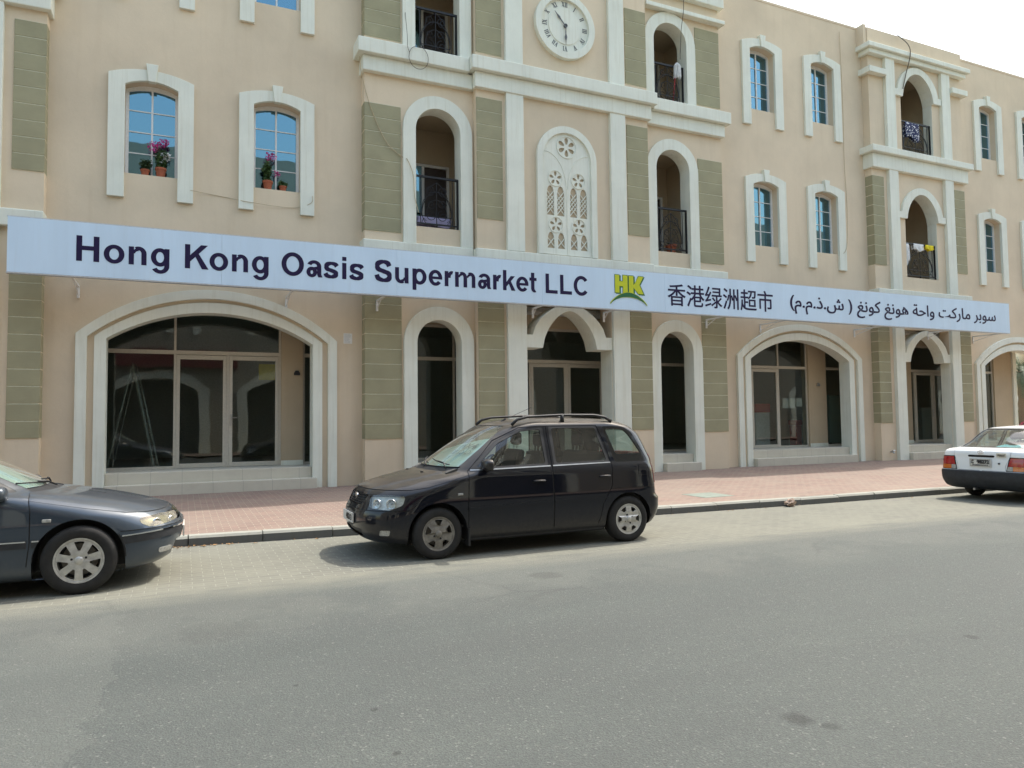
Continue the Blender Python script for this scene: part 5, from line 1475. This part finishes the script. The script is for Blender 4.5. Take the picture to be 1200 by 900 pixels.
F3 = lambda P, step=.025: FRONT(B3, P, True, step)
wz1, wz2, WR3 = .76, 3.14, .275
wD = rnd_poly([(1.36, .955), (2.22, .965), (2.20, 1.285), (1.93, 1.27), (1.66, 1.17)], .03); wD2 = rnd_poly([(2.32, .965), (3.02, .97), (2.93, 1.15), (2.72, 1.285), (2.31, 1.285)], .03)
d1 = [(1.24, .28), (1.22, .60), (1.25, .925), (1.62, 1.16), (1.90, 1.305), (2.25, 1.315), (2.27, .28)]; d2 = [(2.28, .28), (2.26, 1.315), (2.78, 1.31), (3.02, 1.15), (3.08, .93), (2.98, .62), (2.78, .45), (2.74, .28)]
reg3 = [
    ('cut', S3(circle_cut(wz1, WR3-.004, .335, .0)), 0), ('cut', S3(circle_cut(wz2, WR3-.004, .33, .0)), 0),
    ('w1', S3(wD), 0), ('w2', S3(wD2), 0), ('trim', S3(rnd_poly([(1.32, .935), (2.245, .945), (2.225, 1.305), (1.92, 1.29), (1.64, 1.185)], .03)), 0), ('trim', S3(rnd_poly([(2.295, .945), (3.06, .95), (2.96, 1.16), (2.74, 1.305), (2.29, 1.305)], .03)), 0),
    ('gap', S3(strip(dens(d1, .03, False), .009)), 0), ('gap', S3(strip(dens(d2, .03, False), .009)), 0),
    ('bumper', S3([(3.46, .0), (4.3, .0), (4.3, .552), (3.44, .548)]), 0), ('bumper', S3([(-.1, .0), (.42, .0), (.42, .54), (-.1, .54)]), 0),
    ('mould', S3([(1.0, .52), (2.80, .52), (2.80, .56), (1.0, .56)]), 0),
    ('red', F3(rnd_poly([(.500, .655), (.85, .655), (.85, .80), (.535, .805)], .015)) , 0),
    ('amber', F3(rnd_poly([(.58, .572), (.85, .572), (.85, .651), (.58, .651)], .008)), 0), ('clear', F3(rnd_poly([(.475, .572), (.577, .572), (.577, .651), (.492, .651)], .008)), 0),
    ('lampblk', F3(rnd_poly([(.458, .562), (.9, .562), (.9, .815), (.518, .820)], .015)), 0),
    ('d1', S3(d1), 0), ('d2', S3(d2), 0),
    ('strip', F3(rnd_poly([(-.5, .806), (.235, .806), (.255, .825), (.235, .845), (-.5, .845)], .012)), 0),
    ('gap', F3(strip([(.450, .57), (.450, .66), (.53, .83), (.535, .93)], .007)), 0),
    ('gap', F3(strip([(-.5, .562), (.44, .562)], .006)), 0),
    ('screen', FRONT(B3, [(-.7, .992), (.70, .992), (.60, 1.18), (.50, 1.32), (-.7, 1.335)]), 0),
    ('rtrim', [], 0),
    ('rear_glass', F3([(-.7, .985), (.68, .985), (.635, 1.10), (.58, 1.23), (.52, 1.308), (-.7, 1.324)]), 0),
    ('rear_rub', F3([(-.7, .968), (.70, .968), (.655, 1.10), (.60, 1.235), (.535, 1.325), (-.7, 1.338)]), 0),
    ('head', S3(rnd_poly([(-.05, .60), (.30, .60), (.36, .70), (-.05, .72)], .02)), 0),
]
reg3 = [r for r in reg3 if r[1]]
V3, T3 = shell(B3, reg3, (1.05, 2.5, .85), .038)
pw = M['paint_white']
def L3(key, off, sk, sides, name, mat, par=None): return lift(B3, V3, T3[key], off, sk, sides, name, mat, par or wht)
L3('body', 0, .012, (1, -1), 'body', pw); L3('gap', -.007, 0, (1, -1), 'panel_gap', M['black'])
for grp in (True, False): lift(B3, V3, [t for t in T3['bumper'] if (V3[t[0]][0] > 1.5) == grp], .006, .03, (1, -1), 'bumper', M['bumper_grey'], wht)
for sg in (1, -1):
    a = L3('d1', 0, .012, (sg,), 'door', pw); b = L3('d2', 0, .012, (sg,), 'door', pw); um = B3.side(2.27, 1.1)[0]
    lift(B3, V3, [t for t in T3['trim'] if max(V3[i][0] for i in t) < um], -.002, .02, (sg,), 'window_trim', M['black'], a); lift(B3, V3, [t for t in T3['trim'] if max(V3[i][0] for i in t) >= um], -.002, .02, (sg,), 'window_trim', M['black'], b)
    L3('w1', -.009, 0, (sg,), 'window', M['car_glass'], a); L3('w2', -.009, 0, (sg,), 'window', M['car_glass'], b)
    handle_part(a, B3, 2.10, .80, -sg, M['black']); handle_part(b, B3, 2.86, .80, -sg, M['black'])
    L3('mould', .008, .014, (sg,), 'side_moulding', M['bumper_grey'])
    tl = L3('lampblk', .002, .02, (sg,), 'tail_light', M['black_gloss']); L3('red', .008, .014, (sg,), 'red_lens', M['lamp_red'], tl); L3('amber', .008, .014, (sg,), 'amber_lens', M['lamp_amber'], tl); L3('clear', .008, .014, (sg,), 'clear_lens', M['lamp_clear'], tl)
    L3('head', .003, .02, (sg,), 'headlight', M['lamp_clear'])
    p = B3.P(*B3.side(1.42, .96)); mirror_part(wht, 1.40, -sg*(abs(p.y)-.02), .985, -sg, M['black'])
L3('strip', .004, .02, (1, -1), 'boot_handle_strip', M['black_gloss']); L3('screen', -.006, .02, (1, -1), 'windscreen', M['screen_glass'])
L3('rear_rub', -.002, .02, (1, -1), 'rear_window_seal', M['black']); L3('rear_glass', -.008, 0, (1, -1), 'rear_window', M['screen_glass'])
m = MB(); m.box(-.20, .20, -.008, .008, -.075, .075); pl = place(m, wht, (4.066, 0, .705), pi/2, 'number_plate', M['plate'])
m = MB(); m.prism([(-.185, -.06), (.185, -.06), (.185, .06), (-.185, .06)], -.0105, -.0095, [[(-.18, -.055), (.18, -.055), (.18, .055), (-.18, .055)]])
fit_text(m, 'C', -.165, -.115, -.018, .052, -.0112, .02); fit_text(m, '98272', -.06, .17, -.018, .052, -.0112, .02); fit_text(m, 'DUBAI.U.A.E', -.15, .15, -.05, -.03, -.0112, .02)
m.build('lettering', M['ink'], pl)
m = emblem_oval(wht, None, .055, .036, .012); n = 22
m.prism([(.018*cos(2*pi*i/n), .034*sin(2*pi*i/n)) for i in range(n)], -.010, 0, [[(.011*cos(2*pi*i/n), .028*sin(2*pi*i/n)) for i in range(n)]])
m.prism([(.036*cos(2*pi*i/n), .014+.016*sin(2*pi*i/n)) for i in range(n)], -.011, 0, [[(.029*cos(2*pi*i/n), .014+.010*sin(2*pi*i/n)) for i in range(n)]])
place(m, wht, (4.040, 0, .897), pi/2, 'emblem', M['chrome'])
m = MB(); m.box(-.085, .085, -.003, .003, -.035, .035); bd = place(m, wht, (4.046, .37, .853), pi/2, 'badge', simple('badge_cream', (.60, .56, .45), .6))
m = MB(); fit_text(m, vis('\ufe97\ufeee\ufbfe\ufeee\ufe97\ufe8e'), -.07, .07, -.022, .022, -.0045, .03); m.build('lettering', M['ink'], bd)
m = MB(); m.lathe([(0, .012), (.016, .010), (.018, -.01)], axis='y', n=14); lk = place(m, wht, (4.052, .33, .70), pi/2, 'boot_lock', M['black'])
underbody(wht, 4.11, .82, 1.0, (wz1, wz2), WR3, .82)
stp = dict(rot=.3, open=.3, ro=.80, ri=.62, taper=.8, dome=.01, lugs=4)
for sg in (-1, 1):
    wheel(wht, wz1, sg*.71, WR3, .165, sg, 8, .172, stp, M['alloy_dirty']); wheel(wht, wz2, sg*.71, WR3, .165, sg, 8, .172, stp, M['alloy_dirty'])
m = MB(); m.tube([(3.7, -.12, .22), (4.09, -.12, .215)], .022, 10); m.build('exhaust', M['metal'], wht)
m = MB(); m.box(1.15, 3.3, -.68, .68, .28, .31); m.prism([(1.2, .6), (1.75, .82), (1.6, .9), (1.25, .92)], -.66, .66); m.box(3.0, 3.62, -.68, .68, .31, .94); m.build('cabin_floor', M['cabin'], wht)
for y in (-.35, .35): seat(wht, 1.95, y, M['seat_grey'], .48, z=.48, hb=.56)
seat(wht, 2.62, 0, M['seat_grey'], 1.2, True, z=.48, hb=.46, head=False)
wht.rotation_euler = (0, 0, pi)
# folded cloth on the rear shelf of the white saloon
rnd = random.Random(5); m = MB(); n = 14; v = []
for i in range(n+1):
    for j in range(n+1): v.append((3.15+.36*j/n+.02*sin(i), -.06+.55*i/n, .955+.045*(1-abs(2*j/n-1))*(.5+.5*sin(i*1.1+j*.7))+.01*rnd.random()))
m.add(v, [(i*(n+1)+j, (i+1)*(n+1)+j, (i+1)*(n+1)+j+1, i*(n+1)+j+1) for i in range(n) for j in range(n)])
o = m.build('cloth', M['cloth_cyan'], None, smooth=True); o.location = wht.location; o.rotation_euler = (0, 0, pi); md = o.modifiers.new('solid', 'SOLIDIFY'); md.thickness = .02
tag(o, 'crumpled turquoise cloth on the rear shelf of the white saloon', 'cloth')
# ================================================================== small things on the building
def leafcluster(c, r, n, size, rnd, sq=(1, 1, 1)):
    v = []; f = []
    for k in range(n):
        while True:
            d = Vector((rnd.uniform(-1, 1), rnd.uniform(-1, 1), rnd.uniform(-1, 1)))
            if d.length <= 1: break
        p = Vector((c[0]+d.x*r*sq[0], c[1]+d.y*r*sq[1], c[2]+d.z*r*sq[2]))
        a = Vector((rnd.uniform(-1, 1), rnd.uniform(-1, 1), rnd.uniform(-.6, 1))).normalized(); b = a.orthogonal().normalized(); b.rotate(Matrix.Rotation(rnd.uniform(0, 6.28), 3, a)); s = size*rnd.uniform(.6, 1.3); o = len(v)
        v += [p-a*s, p+b*s*.45, p+a*s, p-b*s*.45]; f.append((o, o+1, o+2, o+3))
    return v, f
def flower_pot(x, y, z, r, h, label, kind, seed):
    rnd = random.Random(seed)
    root = thing('flower_pot', label, 'flower pot', (x, y, z), 0, 'flower pots on the window ledges')
    m = MB(); m.lathe([(0, 0), (r*.72, 0), (r*.95, h*.78), (r*1.08, h*.78), (r*1.1, h), (r*.98, h), (r*.95, h*.86), (0, h*.86)], n=24); m.build('pot', M['terracotta'], root, smooth=False, autosm=radians(35))
    m = MB(); tall = kind[1]
    for k in range(kind[2]):
        a = rnd.uniform(0, 6.28); q = rnd.uniform(.2, 1); L = tall*rnd.uniform(.6, 1); dx, dz = r*1.0*q*cos(a), r*.5*q*sin(a)
        pts = [(dx*.3, dz*.3, h*.8), (dx*.7, dz*.7, h+L*.5), (dx*1.2, dz, h+L)]; m.tube(pts, [.005, .004, .002], 4)
        for t in range(kind[3]):
            zz = rnd.uniform(.1, 1); v, f = leafcluster((dx*(.3+.9*zz), dz*(.3+.7*zz), h*.8+L*zz), .055, 6, .042, rnd); m.add(v, f)
    m.build('foliage', M['leaf'] if kind[0] != 'dark' else M['leaf_dark'], root)
    for col, fx, fz, fr, n in kind[4]:
        m = MB(); v, f = leafcluster((fx, -.02, fz), fr, n, .032, rnd, (1, .7, .8)); m.add(v, f); m.build('blossom', M[col], root)
    return root
yl = YM+.09; zl = Z2+.002
flower_pot(-.48, yl, zl, .105, .20, 'larger terracotta pot with pink and white flowers on a window ledge', ('f', .50, 16, 5, [('flower_pink', -.12, .66, .15, 110), ('flower_pink', .06, .76, .11, 80), ('flower_white', .09, .46, .12, 60), ('flower_white', .02, .38, .08, 24)]), 1)
flower_pot(-.78, yl, zl, .085, .13, 'small terracotta pot with thin dark stems beside the pink and white flowers', ('dark', .26, 12, 3, []), 2)
flower_pot(1.70, yl, zl, .105, .20, 'terracotta pot with tall stems and only pink flowers on a window ledge', ('f', .52, 16, 5, [('flower_pink', .06, .76, .13, 90), ('flower_pink', .19, .40, .09, 30)]), 3)
flower_pot(2.03, yl, zl, .08, .12, 'small terracotta pot with a low green plant beside the tall pink flowers', ('f', .12, 14, 3, []), 4)
t_ = flower_pot(AX[1]+.20, YW+.36, 6.305, .15, .30, 'terracotta pot without flowers behind a black balcony railing', ('dark', .10, 5, 2, []), 5)
t_['group'] = 'flower pots on the window ledges'; t_['label'] = 'terracotta pot without flowers behind a black balcony railing'

def drape(name, x0, x1, y, ztop, L, m, label, cat, seed, depth=.05):
    """cloth folded over a rail"""
    rnd = random.Random(seed); n, k = 16, 14; v = []; mb = MB(); ph = rnd.uniform(0, 6)
    for i in range(n+1):
        for j in range(k+1):
            t = j/k*2-1; s = i/n
            hang = L*(1-.25*abs(sin(s*3+ph)))*(abs(t)); yy = y+(depth*(1 if t > 0 else -1)*min(1, abs(t)*6)) + .02*sin(s*14+ph)*abs(t)
            v.append((x0+(x1-x0)*s+.015*sin(j*.9+ph), yy, ztop-hang+.012))
    mb.add(v, [(i*(k+1)+j, (i+1)*(k+1)+j, (i+1)*(k+1)+j+1, i*(k+1)+j+1) for i in range(n) for j in range(k)])
    o = mb.build(name, m, None, smooth=True); md = o.modifiers.new('solid', 'SOLIDIFY'); md.thickness = .008
    return tag(o, label, cat)
t = NT('cloth_pattern'); vo = t.n('ShaderNodeTexVoronoi', i_Scale=16.0); t.l(t.pos(), vo.inputs['Vector']); t.color(t.ramp(vo.outputs['Distance'], [(.30, (.7, .7, .72)), (.42, (.03, .035, .09))])); t.rough(.9); M['cloth_pattern'] = t.m
drape('laundry', CB2-.52, CB2+.18, 16.74, 10.58+1.2, .75, M['cloth_pattern'], 'dark blue and white patterned cloth hung over the top floor railing of the narrow bay', 'laundry', 1)
drape('laundry', CB2-.74, CB2-.56, 16.74, 6.31+1.2, .85, M['cloth_white'], 'long narrow white towel hung beside the yellow and grey cloths on a balcony railing', 'laundry', 2)
drape('laundry', CB2-.34, CB2+.16, 16.74, 6.31+1.2, .30, M['cloth_white'], 'short pale grey cloth over a balcony railing between white towel and yellow cloth', 'laundry', 3)
drape('laundry', CB2+.26, CB2+.68, 16.74, 6.31+1.2, .22, M['cloth_yellow'], 'bright yellow cloth hung over a balcony railing', 'laundry', 4)
drape('laundry', AX[0]-.40, AX[0]+.48, YW+.55, 6.32+.38, .30, M['cloth_lilac'], 'lilac cloth lying low behind the railing of a first floor balcony', 'laundry', 5, .12)
rnd = random.Random(8); mb = MB()
zr = 10.60+1.2
for k in range(46):
    a = rnd.uniform(0, 6.28); rr = .10*sqrt(rnd.random()); x0 = AX[1]+.30+rr*cos(a)*1.1; y0 = YW+.02+rr*sin(a)*.8
    L = rnd.uniform(.26, .42); mb.tube([(AX[1]+.30+rr*cos(a)*.3, YW+.02+rr*sin(a)*.3, zr+.06), (x0, y0, zr-.02), (x0+rnd.uniform(-.02, .02), y0, zr-.02-L*.5), (x0+rnd.uniform(-.03, .03), y0, zr-L)], [.010, .014, .014, .008], 4)
mop = thing('mop', 'white string mop on a red stick leaning over the railing of a top floor balcony', 'mop', (AX[1]+.30, YW+.04, 10.6))
o = mb.build('mop_head', M['cloth_white'], mop); o.location = -mop.location
mb = MB(); mb.tube([(AX[1]+.22, YW+.16, 10.62), (AX[1]+.29, YW+.04, zr+.08)], .014, 6); o = mb.build('stick', M['plastic_red'], mop); o.location = -mop.location

def cable(pts, r, m, label):
    P = [Vector(p) for p in pts]; Q = []
    for i in range(len(P)-1):
        p0, p1, p2, p3 = P[max(i-1, 0)], P[i], P[i+1], P[min(i+2, len(P)-1)]
        for k in range(8):
            t = k/8; Q.append(.5*((2*p1)+(p2-p0)*t+(2*p0-5*p1+4*p2-p3)*t*t+(3*p1-p0-3*p2+p3)*t**3))
    Q.append(P[-1]); mb = MB(); mb.tube(Q, r, 5); o = mb.build('cable', m, None, smooth=True); return tag(o, label, 'cable', 'loose cables on the facade')
yc = YW-.30
cable([(4.78+.02, YW-.03, 11.6), (4.78, yc, 10.8), (4.79, yc, 10.52)] + [(5.06+.24*cos(a), yc, 10.30+.28*sin(a)) for a in [pi-.3+2*pi*i/14 for i in range(15)]], .0065, M['cable'], 'dark cable hanging in a loop over the cornice left of the clock')
cable([(3.66, yc+.1, 10.1), (3.76, YW-.03, 9.7), (4.0, YW-.04, 8.9), (4.35, YW-.05, 8.2), (4.75, YW-.05, 7.9), (4.83, YW-.10, 7.85), (4.97, YW-.10, 7.5), (5.0, YW-.10, 7.0), (5.1, YW-.10, 6.6)], .008, M['cable_pale'], 'pale cable drooping across the green tiles beside the left balcony')
cable([(AX[1]+.38, YW-.22, 14.5), (AX[1]+.37, YW-.25, 13.4), (AX[1]+.37, YW-.12, 12.8), (AX[1]+.36, YW-.05, 11.95)], .009, M['cable'], 'thin dark cable hanging straight down to the mop on the balcony right of the clock')
cable([(CB2-1.0, 16.54, 14.64), (CB2-.72, 16.34, 14.25), (CB2-.62, 16.34, 13.9), (CB2-.66, 16.5, 13.3), (CB2-.84, 16.5, 12.75)], .016, M['cable'], 'dark cable looping down from the parapet of the narrow right bay')
cable([(.10, YM-.09, 6.62), (.5, YM-.02, 6.60), (.9, YM-.02, 6.56), (1.3, YM-.09, 6.50), (2.2, YM-.02, 6.49), (2.62, YM-.09, 6.62), (2.66, YM-.09, 6.80)], .006, M['cable_pale'], 'pale cable strung between the two windows with flower pots')
cable([(19.78, YM-.03, 14.4), (19.82, YM-.03, 12), (19.80, YM-.03, 10), (19.85, YM-.03, 8.5), (19.72, YM-.09, 7.2), (19.55, YM-.09, 6.9)], .007, M['cable_pale'], 'pale cable running down the wall left of the narrow right bay')
cable([(25.62, YM-.03, 12.9), (25.64, YM-.03, 12), (25.62, YM-.03, 11.2), (25.66, YM-.03, 10.3)], .010, M['cable'], 'short dark cable on the wall right of the narrow right bay')
mb = MB(); mb.box(3.385, 3.585, YM-.005, YM-.001, 3.43, 3.67)
nt_ = mb.build('notice', M['paper'], None); tag(nt_, 'small white paper notice stuck on the beige wall between arch and green pier', 'notice')
mb = MB()
for r in range(9):
    z = 3.65-.024*r; mb.box(3.40, 3.40+.16*(.6+.4*random.random()), YM-.0075, YM-.0060, z-.007, z-.001)
mb.build('print', simple('grey_print', (.45, .45, .45), .9), nt_)
mb = MB(); mb.prism([(2.405, 2.74), (2.545, 2.74), (2.545, 2.79), (2.51, 2.85), (2.44, 2.85), (2.405, 2.79)], YG-.15, YG-.101); tag(mb.build('door_intercom', M['black'], None, bevel=.008), 'small dark call box on the pier beside the double glass door', 'intercom')
mb = MB(); mb.prism([(19.33, 2.62), (19.47, 2.62), (19.47, 2.67), (19.43, 2.73), (19.37, 2.73), (19.33, 2.67)], YG-.15, YG-.101); tag(mb.build('door_intercom', M['metal'], None, bevel=.008), 'small pale call box on the pier inside the right arch', 'intercom')

# ------------------------------------------------------------------ inside the shops
lad = thing('ladder', 'aluminium step ladder standing behind the glass of the left shop', 'ladder', (-.60, 18.6, .6))
mb = MB(); a = Vector((-1.02, 18.75, 3.0)); b = Vector((-.55, 18.55, .62)); off = Vector((.06, .36, 0))
for q in (-1, 1): mb.tube([a+off*q*.45, b+off*q*.6], .034, 6)
for k in range(1, 9): t = k/9; p = a.lerp(b, t); mb.tube([p-off*(.45+.15*t), p+off*(.45+.15*t)], .018, 5)
o = mb.build('front_frame', M['metal'], lad); o.location = -lad.location
mb = MB(); c = Vector((-1.5, 18.75, .62))
for q in (-1, 1): mb.tube([a+off*q*.45, c+off*q*.6], .022, 6)
o = mb.build('rear_frame', M['metal'], lad); o.location = -lad.location
def crate(name, x, y, z, w, d, h, m, lid, label, cat):
    r = thing(name, label, cat, (x, y, z)); b = MB(); b.box(-w/2, w/2, -d/2, d/2, 0, h*.8); b.build('bin', m, r, bevel=.03); b = MB(); b.box(-w/2-.02, w/2+.02, -d/2-.02, d/2+.02, h*.802, h); b.build('lid', lid, r, bevel=.03); return r
crate('storage_bin', 17.35, 18.6, .6, .62, .55, 1.45, simple('bin_grey', (.55, .56, .56), .6), M['plastic_red'], 'grey bin with red lid behind the glass of the right arch', 'bin')
crate('fire_extinguisher_box', 19.0, 18.55, .6, .28, .3, .9, M['plastic_red'], M['plastic_red'], 'small red cabinet low behind the glass of the right arch', 'cabinet')
fr = thing('fridge', 'pale green upright fridge behind the glass at the right of the right arch', 'fridge', (20.75, 18.7, .6)); b = MB(); b.box(-.35, .35, -.3, .3, .08, 1.75); b.build('cabinet', simple('fridge_green', (.36, .50, .47), .4), fr, bevel=.03); b = MB()
for x in (-.3, .3):
    for y in (-.25, .25): b.box(x-.03, x+.03, y-.03, y+.03, 0, .079)
b.build('foot', M['black'], fr); b = MB(); b.tube([(.28, -.30, .9), (.28, -.34, .92), (.28, -.34, 1.3), (.28, -.30, 1.32)], .012, 6); b.build('handle', M['metal'], fr)
for k, (x, z) in enumerate(((18.05, 2.05), (18.33, 2.05), (18.64, 2.1))):
    b = MB(); b.box(x-.125, x+.125, YG+.006, YG+.009, z-.16, z+.17 if k < 2 else z+.12)
    tag(b.build('paper_sheet', M['paper'], None), ['leftmost of three paper sheets taped to the glass of the right arch', 'middle one of three paper sheets taped to the glass of the right arch', 'rightmost and shortest of three paper sheets taped to the glass of the right arch'][k], 'paper sheet')
b = MB(); b.box(1.62, 2.0, YG+.006, YG+.010, 2.62, 3.0); tag(b.build('paper_sheet', simple('paper_yellow', (.55, .42, .02), .9), None), 'yellow paper sheet at the top of the right door leaf of the left shop', 'paper sheet')
b = MB(); b.box(25.45, 26.2, 18.6, 19.0, .6, 1.9); b.box(24.4, 25.1, 18.8, 19.2, .6, 1.8); tag(b.build('shelf_unit', simple('shelf_grey', (.55, .56, .52), .7), None, bevel=.02), 'pale shelving behind the glass doors of the narrow right bay', 'shelving')

# ------------------------------------------------------------------ beyond the right end of the building
far = thing('far_building', 'pale sand coloured building with an arched opening beyond the right end of the facade', 'building', (56, 31, 0))
def fpart(mb, n, m): o = mb.build(n, m, far); o.location = -far.location
M['far_wall'] = mat_stucco('far_stucco', (.56, .46, .30))
b = MB(); b.prism(wall_loop(44, 75, 0, 12.6, [arch(52.3, 1.6, 0, 1.9, 3.3, 16), arch(58, 1.6, 0, 1.9, 3.3, 16)]), 32, 32.5, [arch(51.5, .6, 7, 8.6, 8.9, 8), arch(56, .6, 7, 8.6, 8.9, 8)]); b.box(44, 75, 40, 40.5, 0, 12.6); b.box(44, 44.4, 32.5, 40, 0, 12.6); b.box(44, 75, 32.5, 40, 12.2, 12.5); fpart(b, 'wall', M['far_wall'])
b = MB(); b.prism(band(arch(52.3, 1.85, 0, 1.95, 3.55, 16), arch(52.3, 1.59, 0, 1.9, 3.28, 16)), 31.9, 32.01); b.prism(band(arch(58, 1.85, 0, 1.95, 3.55, 16), arch(58, 1.59, 0, 1.9, 3.28, 16)), 31.9, 32.01); b.box(44, 75, 31.85, 32.01, 4.2, 4.6); fpart(b, 'stone_trim', M['trim'])
b = MB(); b.box(46, 74, 33.4, 33.5, 0, 12); fpart(b, 'shop_glass', M['dark'])
rnd = random.Random(21)
palm = thing('palm_tree', 'date palm with drooping grey green fronds beyond the right end of the building', 'palm tree', (45.6, 26.8, 0))
b = MB(); n = 14
prof = [(.26+.02*(k % 2)-.004*k, .32*k) for k in range(n)]; b.lathe(prof, n=14); b.build('trunk', simple('palm_bark', (.20, .15, .10), .95, 0, .3, 30, .6, 40), palm)
v = []; f = []; b = MB()
for k in range(58):
    az = rnd.uniform(0, 6.28); el = rnd.uniform(-.5, 1.35); L = rnd.uniform(1.5, 2.2); p = Vector((0, 0, 4.1)); d = Vector((cos(az)*cos(el), sin(az)*cos(el), sin(el))); pts = [p.copy()]
    for s in range(9): d = (d+Vector((0, 0, -.15))).normalized(); p = p+d*L/9; pts.append(p.copy())
    b.tube(pts, [.02*(1-i/12) for i in range(10)], 4)
    for i in range(1, 10):
        for tt in (0, .5):
            q = pts[i-1].lerp(pts[i], tt); dd = (pts[i]-pts[i-1]).normalized(); sd = dd.cross(Vector((0, 0, 1))).normalized(); up = sd.cross(dd)
            for s in (-1, 1):
                tip = q+(sd*s*.8+dd*.7+up*.12).normalized()*(.42*(1-.55*abs(i/9-.45)))
                w_ = dd*.022; b.add([q-w_, q+w_, tip], [(0, 1, 2)])
b.build('crown', simple('palm_frond', (.085, .125, .06), .6, 0, .4, 6), palm)
hd = thing('hedge', 'clipped green hedge beyond the right end of the building', 'hedge', (47.5, 27.6, 0))
b = MB(); v, f = leafcluster((0, 0, .9), 1, 5200, .09, rnd, (3.6, .7, .95)); b.add(v, f); b.build('foliage', simple('hedge_leaf', (.10, .19, .025), .6, 0, .45, 8), hd)
b = MB()
for k in range(12): x = -3+.55*k; b.tube([(x, 0, 0), (x+.1, .1, .5), (x-.1, 0, 1.2)], [.03, .02, .01], 5)
b.build('stem', simple('twig', (.12, .09, .06), .9), hd)
bo = thing('flowering_shrub', 'bright pink flowering shrub in front of the hedge beyond the building', 'shrub', (43.9, 25.3, 0))
b = MB(); v, f = leafcluster((0, 0, .55), 1, 900, .07, rnd, (1.5, .7, .62)); b.add(v, f); b.build('foliage', M['leaf'], bo)
b = MB(); v, f = leafcluster((0, -.08, .68), 1, 1700, .07, rnd, (1.5, .72, .6)); b.add(v, f); b.build('blossom', simple('bougainvillea', (.55, .05, .16), .6, 0, .35, 8), bo)

# ------------------------------------------------------------------ the street's other side, behind the camera (seen in the glass)
opp = thing('opposite_building', 'beige three storey building with arches across the street, seen mirrored in the shop glass', 'building', (8, -6, 0))
def opart(mb, n, m): o = mb.build(n, m, opp); o.location = -opp.location
b = MB(); cx_ = [-14, -7.6, -1.2, 5.2, 10.2, 18.2, 26.8, 35.5, 45, 52, 62, 70]
b.prism(wall_loop(-40, 78, 0, 15.8, [arch(x, 2.0, 0, 3.3, 4.0, 14) for x in cx_]), -6.4, -6.0, [win for x in cx_ for z in (6.9, 11.2) for win in (arch(x-1.2, .5, z, z+1.85, z+2.0, 6), arch(x+1.2, .5, z, z+1.85, z+2.0, 6))])
b.box(-40, 78, -14, -13.6, 0, 15.8); b.box(-40, 78, -13.6, -6.4, 15.2, 15.6); opart(b, 'wall', mat_stucco('opposite_stucco', (.36, .33, .27)))
b = MB(); b.box(-39, 77, -8.2, -8.1, 0, 15); opart(b, 'shop_glass', simple('opposite_glass', (.16, .16, .15), .5))
b = MB()
for x in cx_:
    b.prism(band(arch(x, 2.5, 0, 3.4, 4.5, 14), arch(x, 1.99, 0, 3.3, 3.99, 14)), -6.01, -5.9)
    for z in (6.9, 11.2):
        for q in (-1.2, 1.2): b.prism(band(arch(x+q, .8, z-.5, z+2.05, z+2.25, 6), arch(x+q, .5, z-.5, z+1.84, z+1.99, 6)), -6.01, -5.92)
opart(b, 'stone_trim', M['trim'])
b = MB(); b.box(-3.8, 2.6, -6.0, -5.6, 4.6, 5.5); tag(b.build('shop_sign', simple('red_sign', (.16, .015, .02), .5), None, bevel=.01), 'plain red sign board over a shop across the street', 'sign')
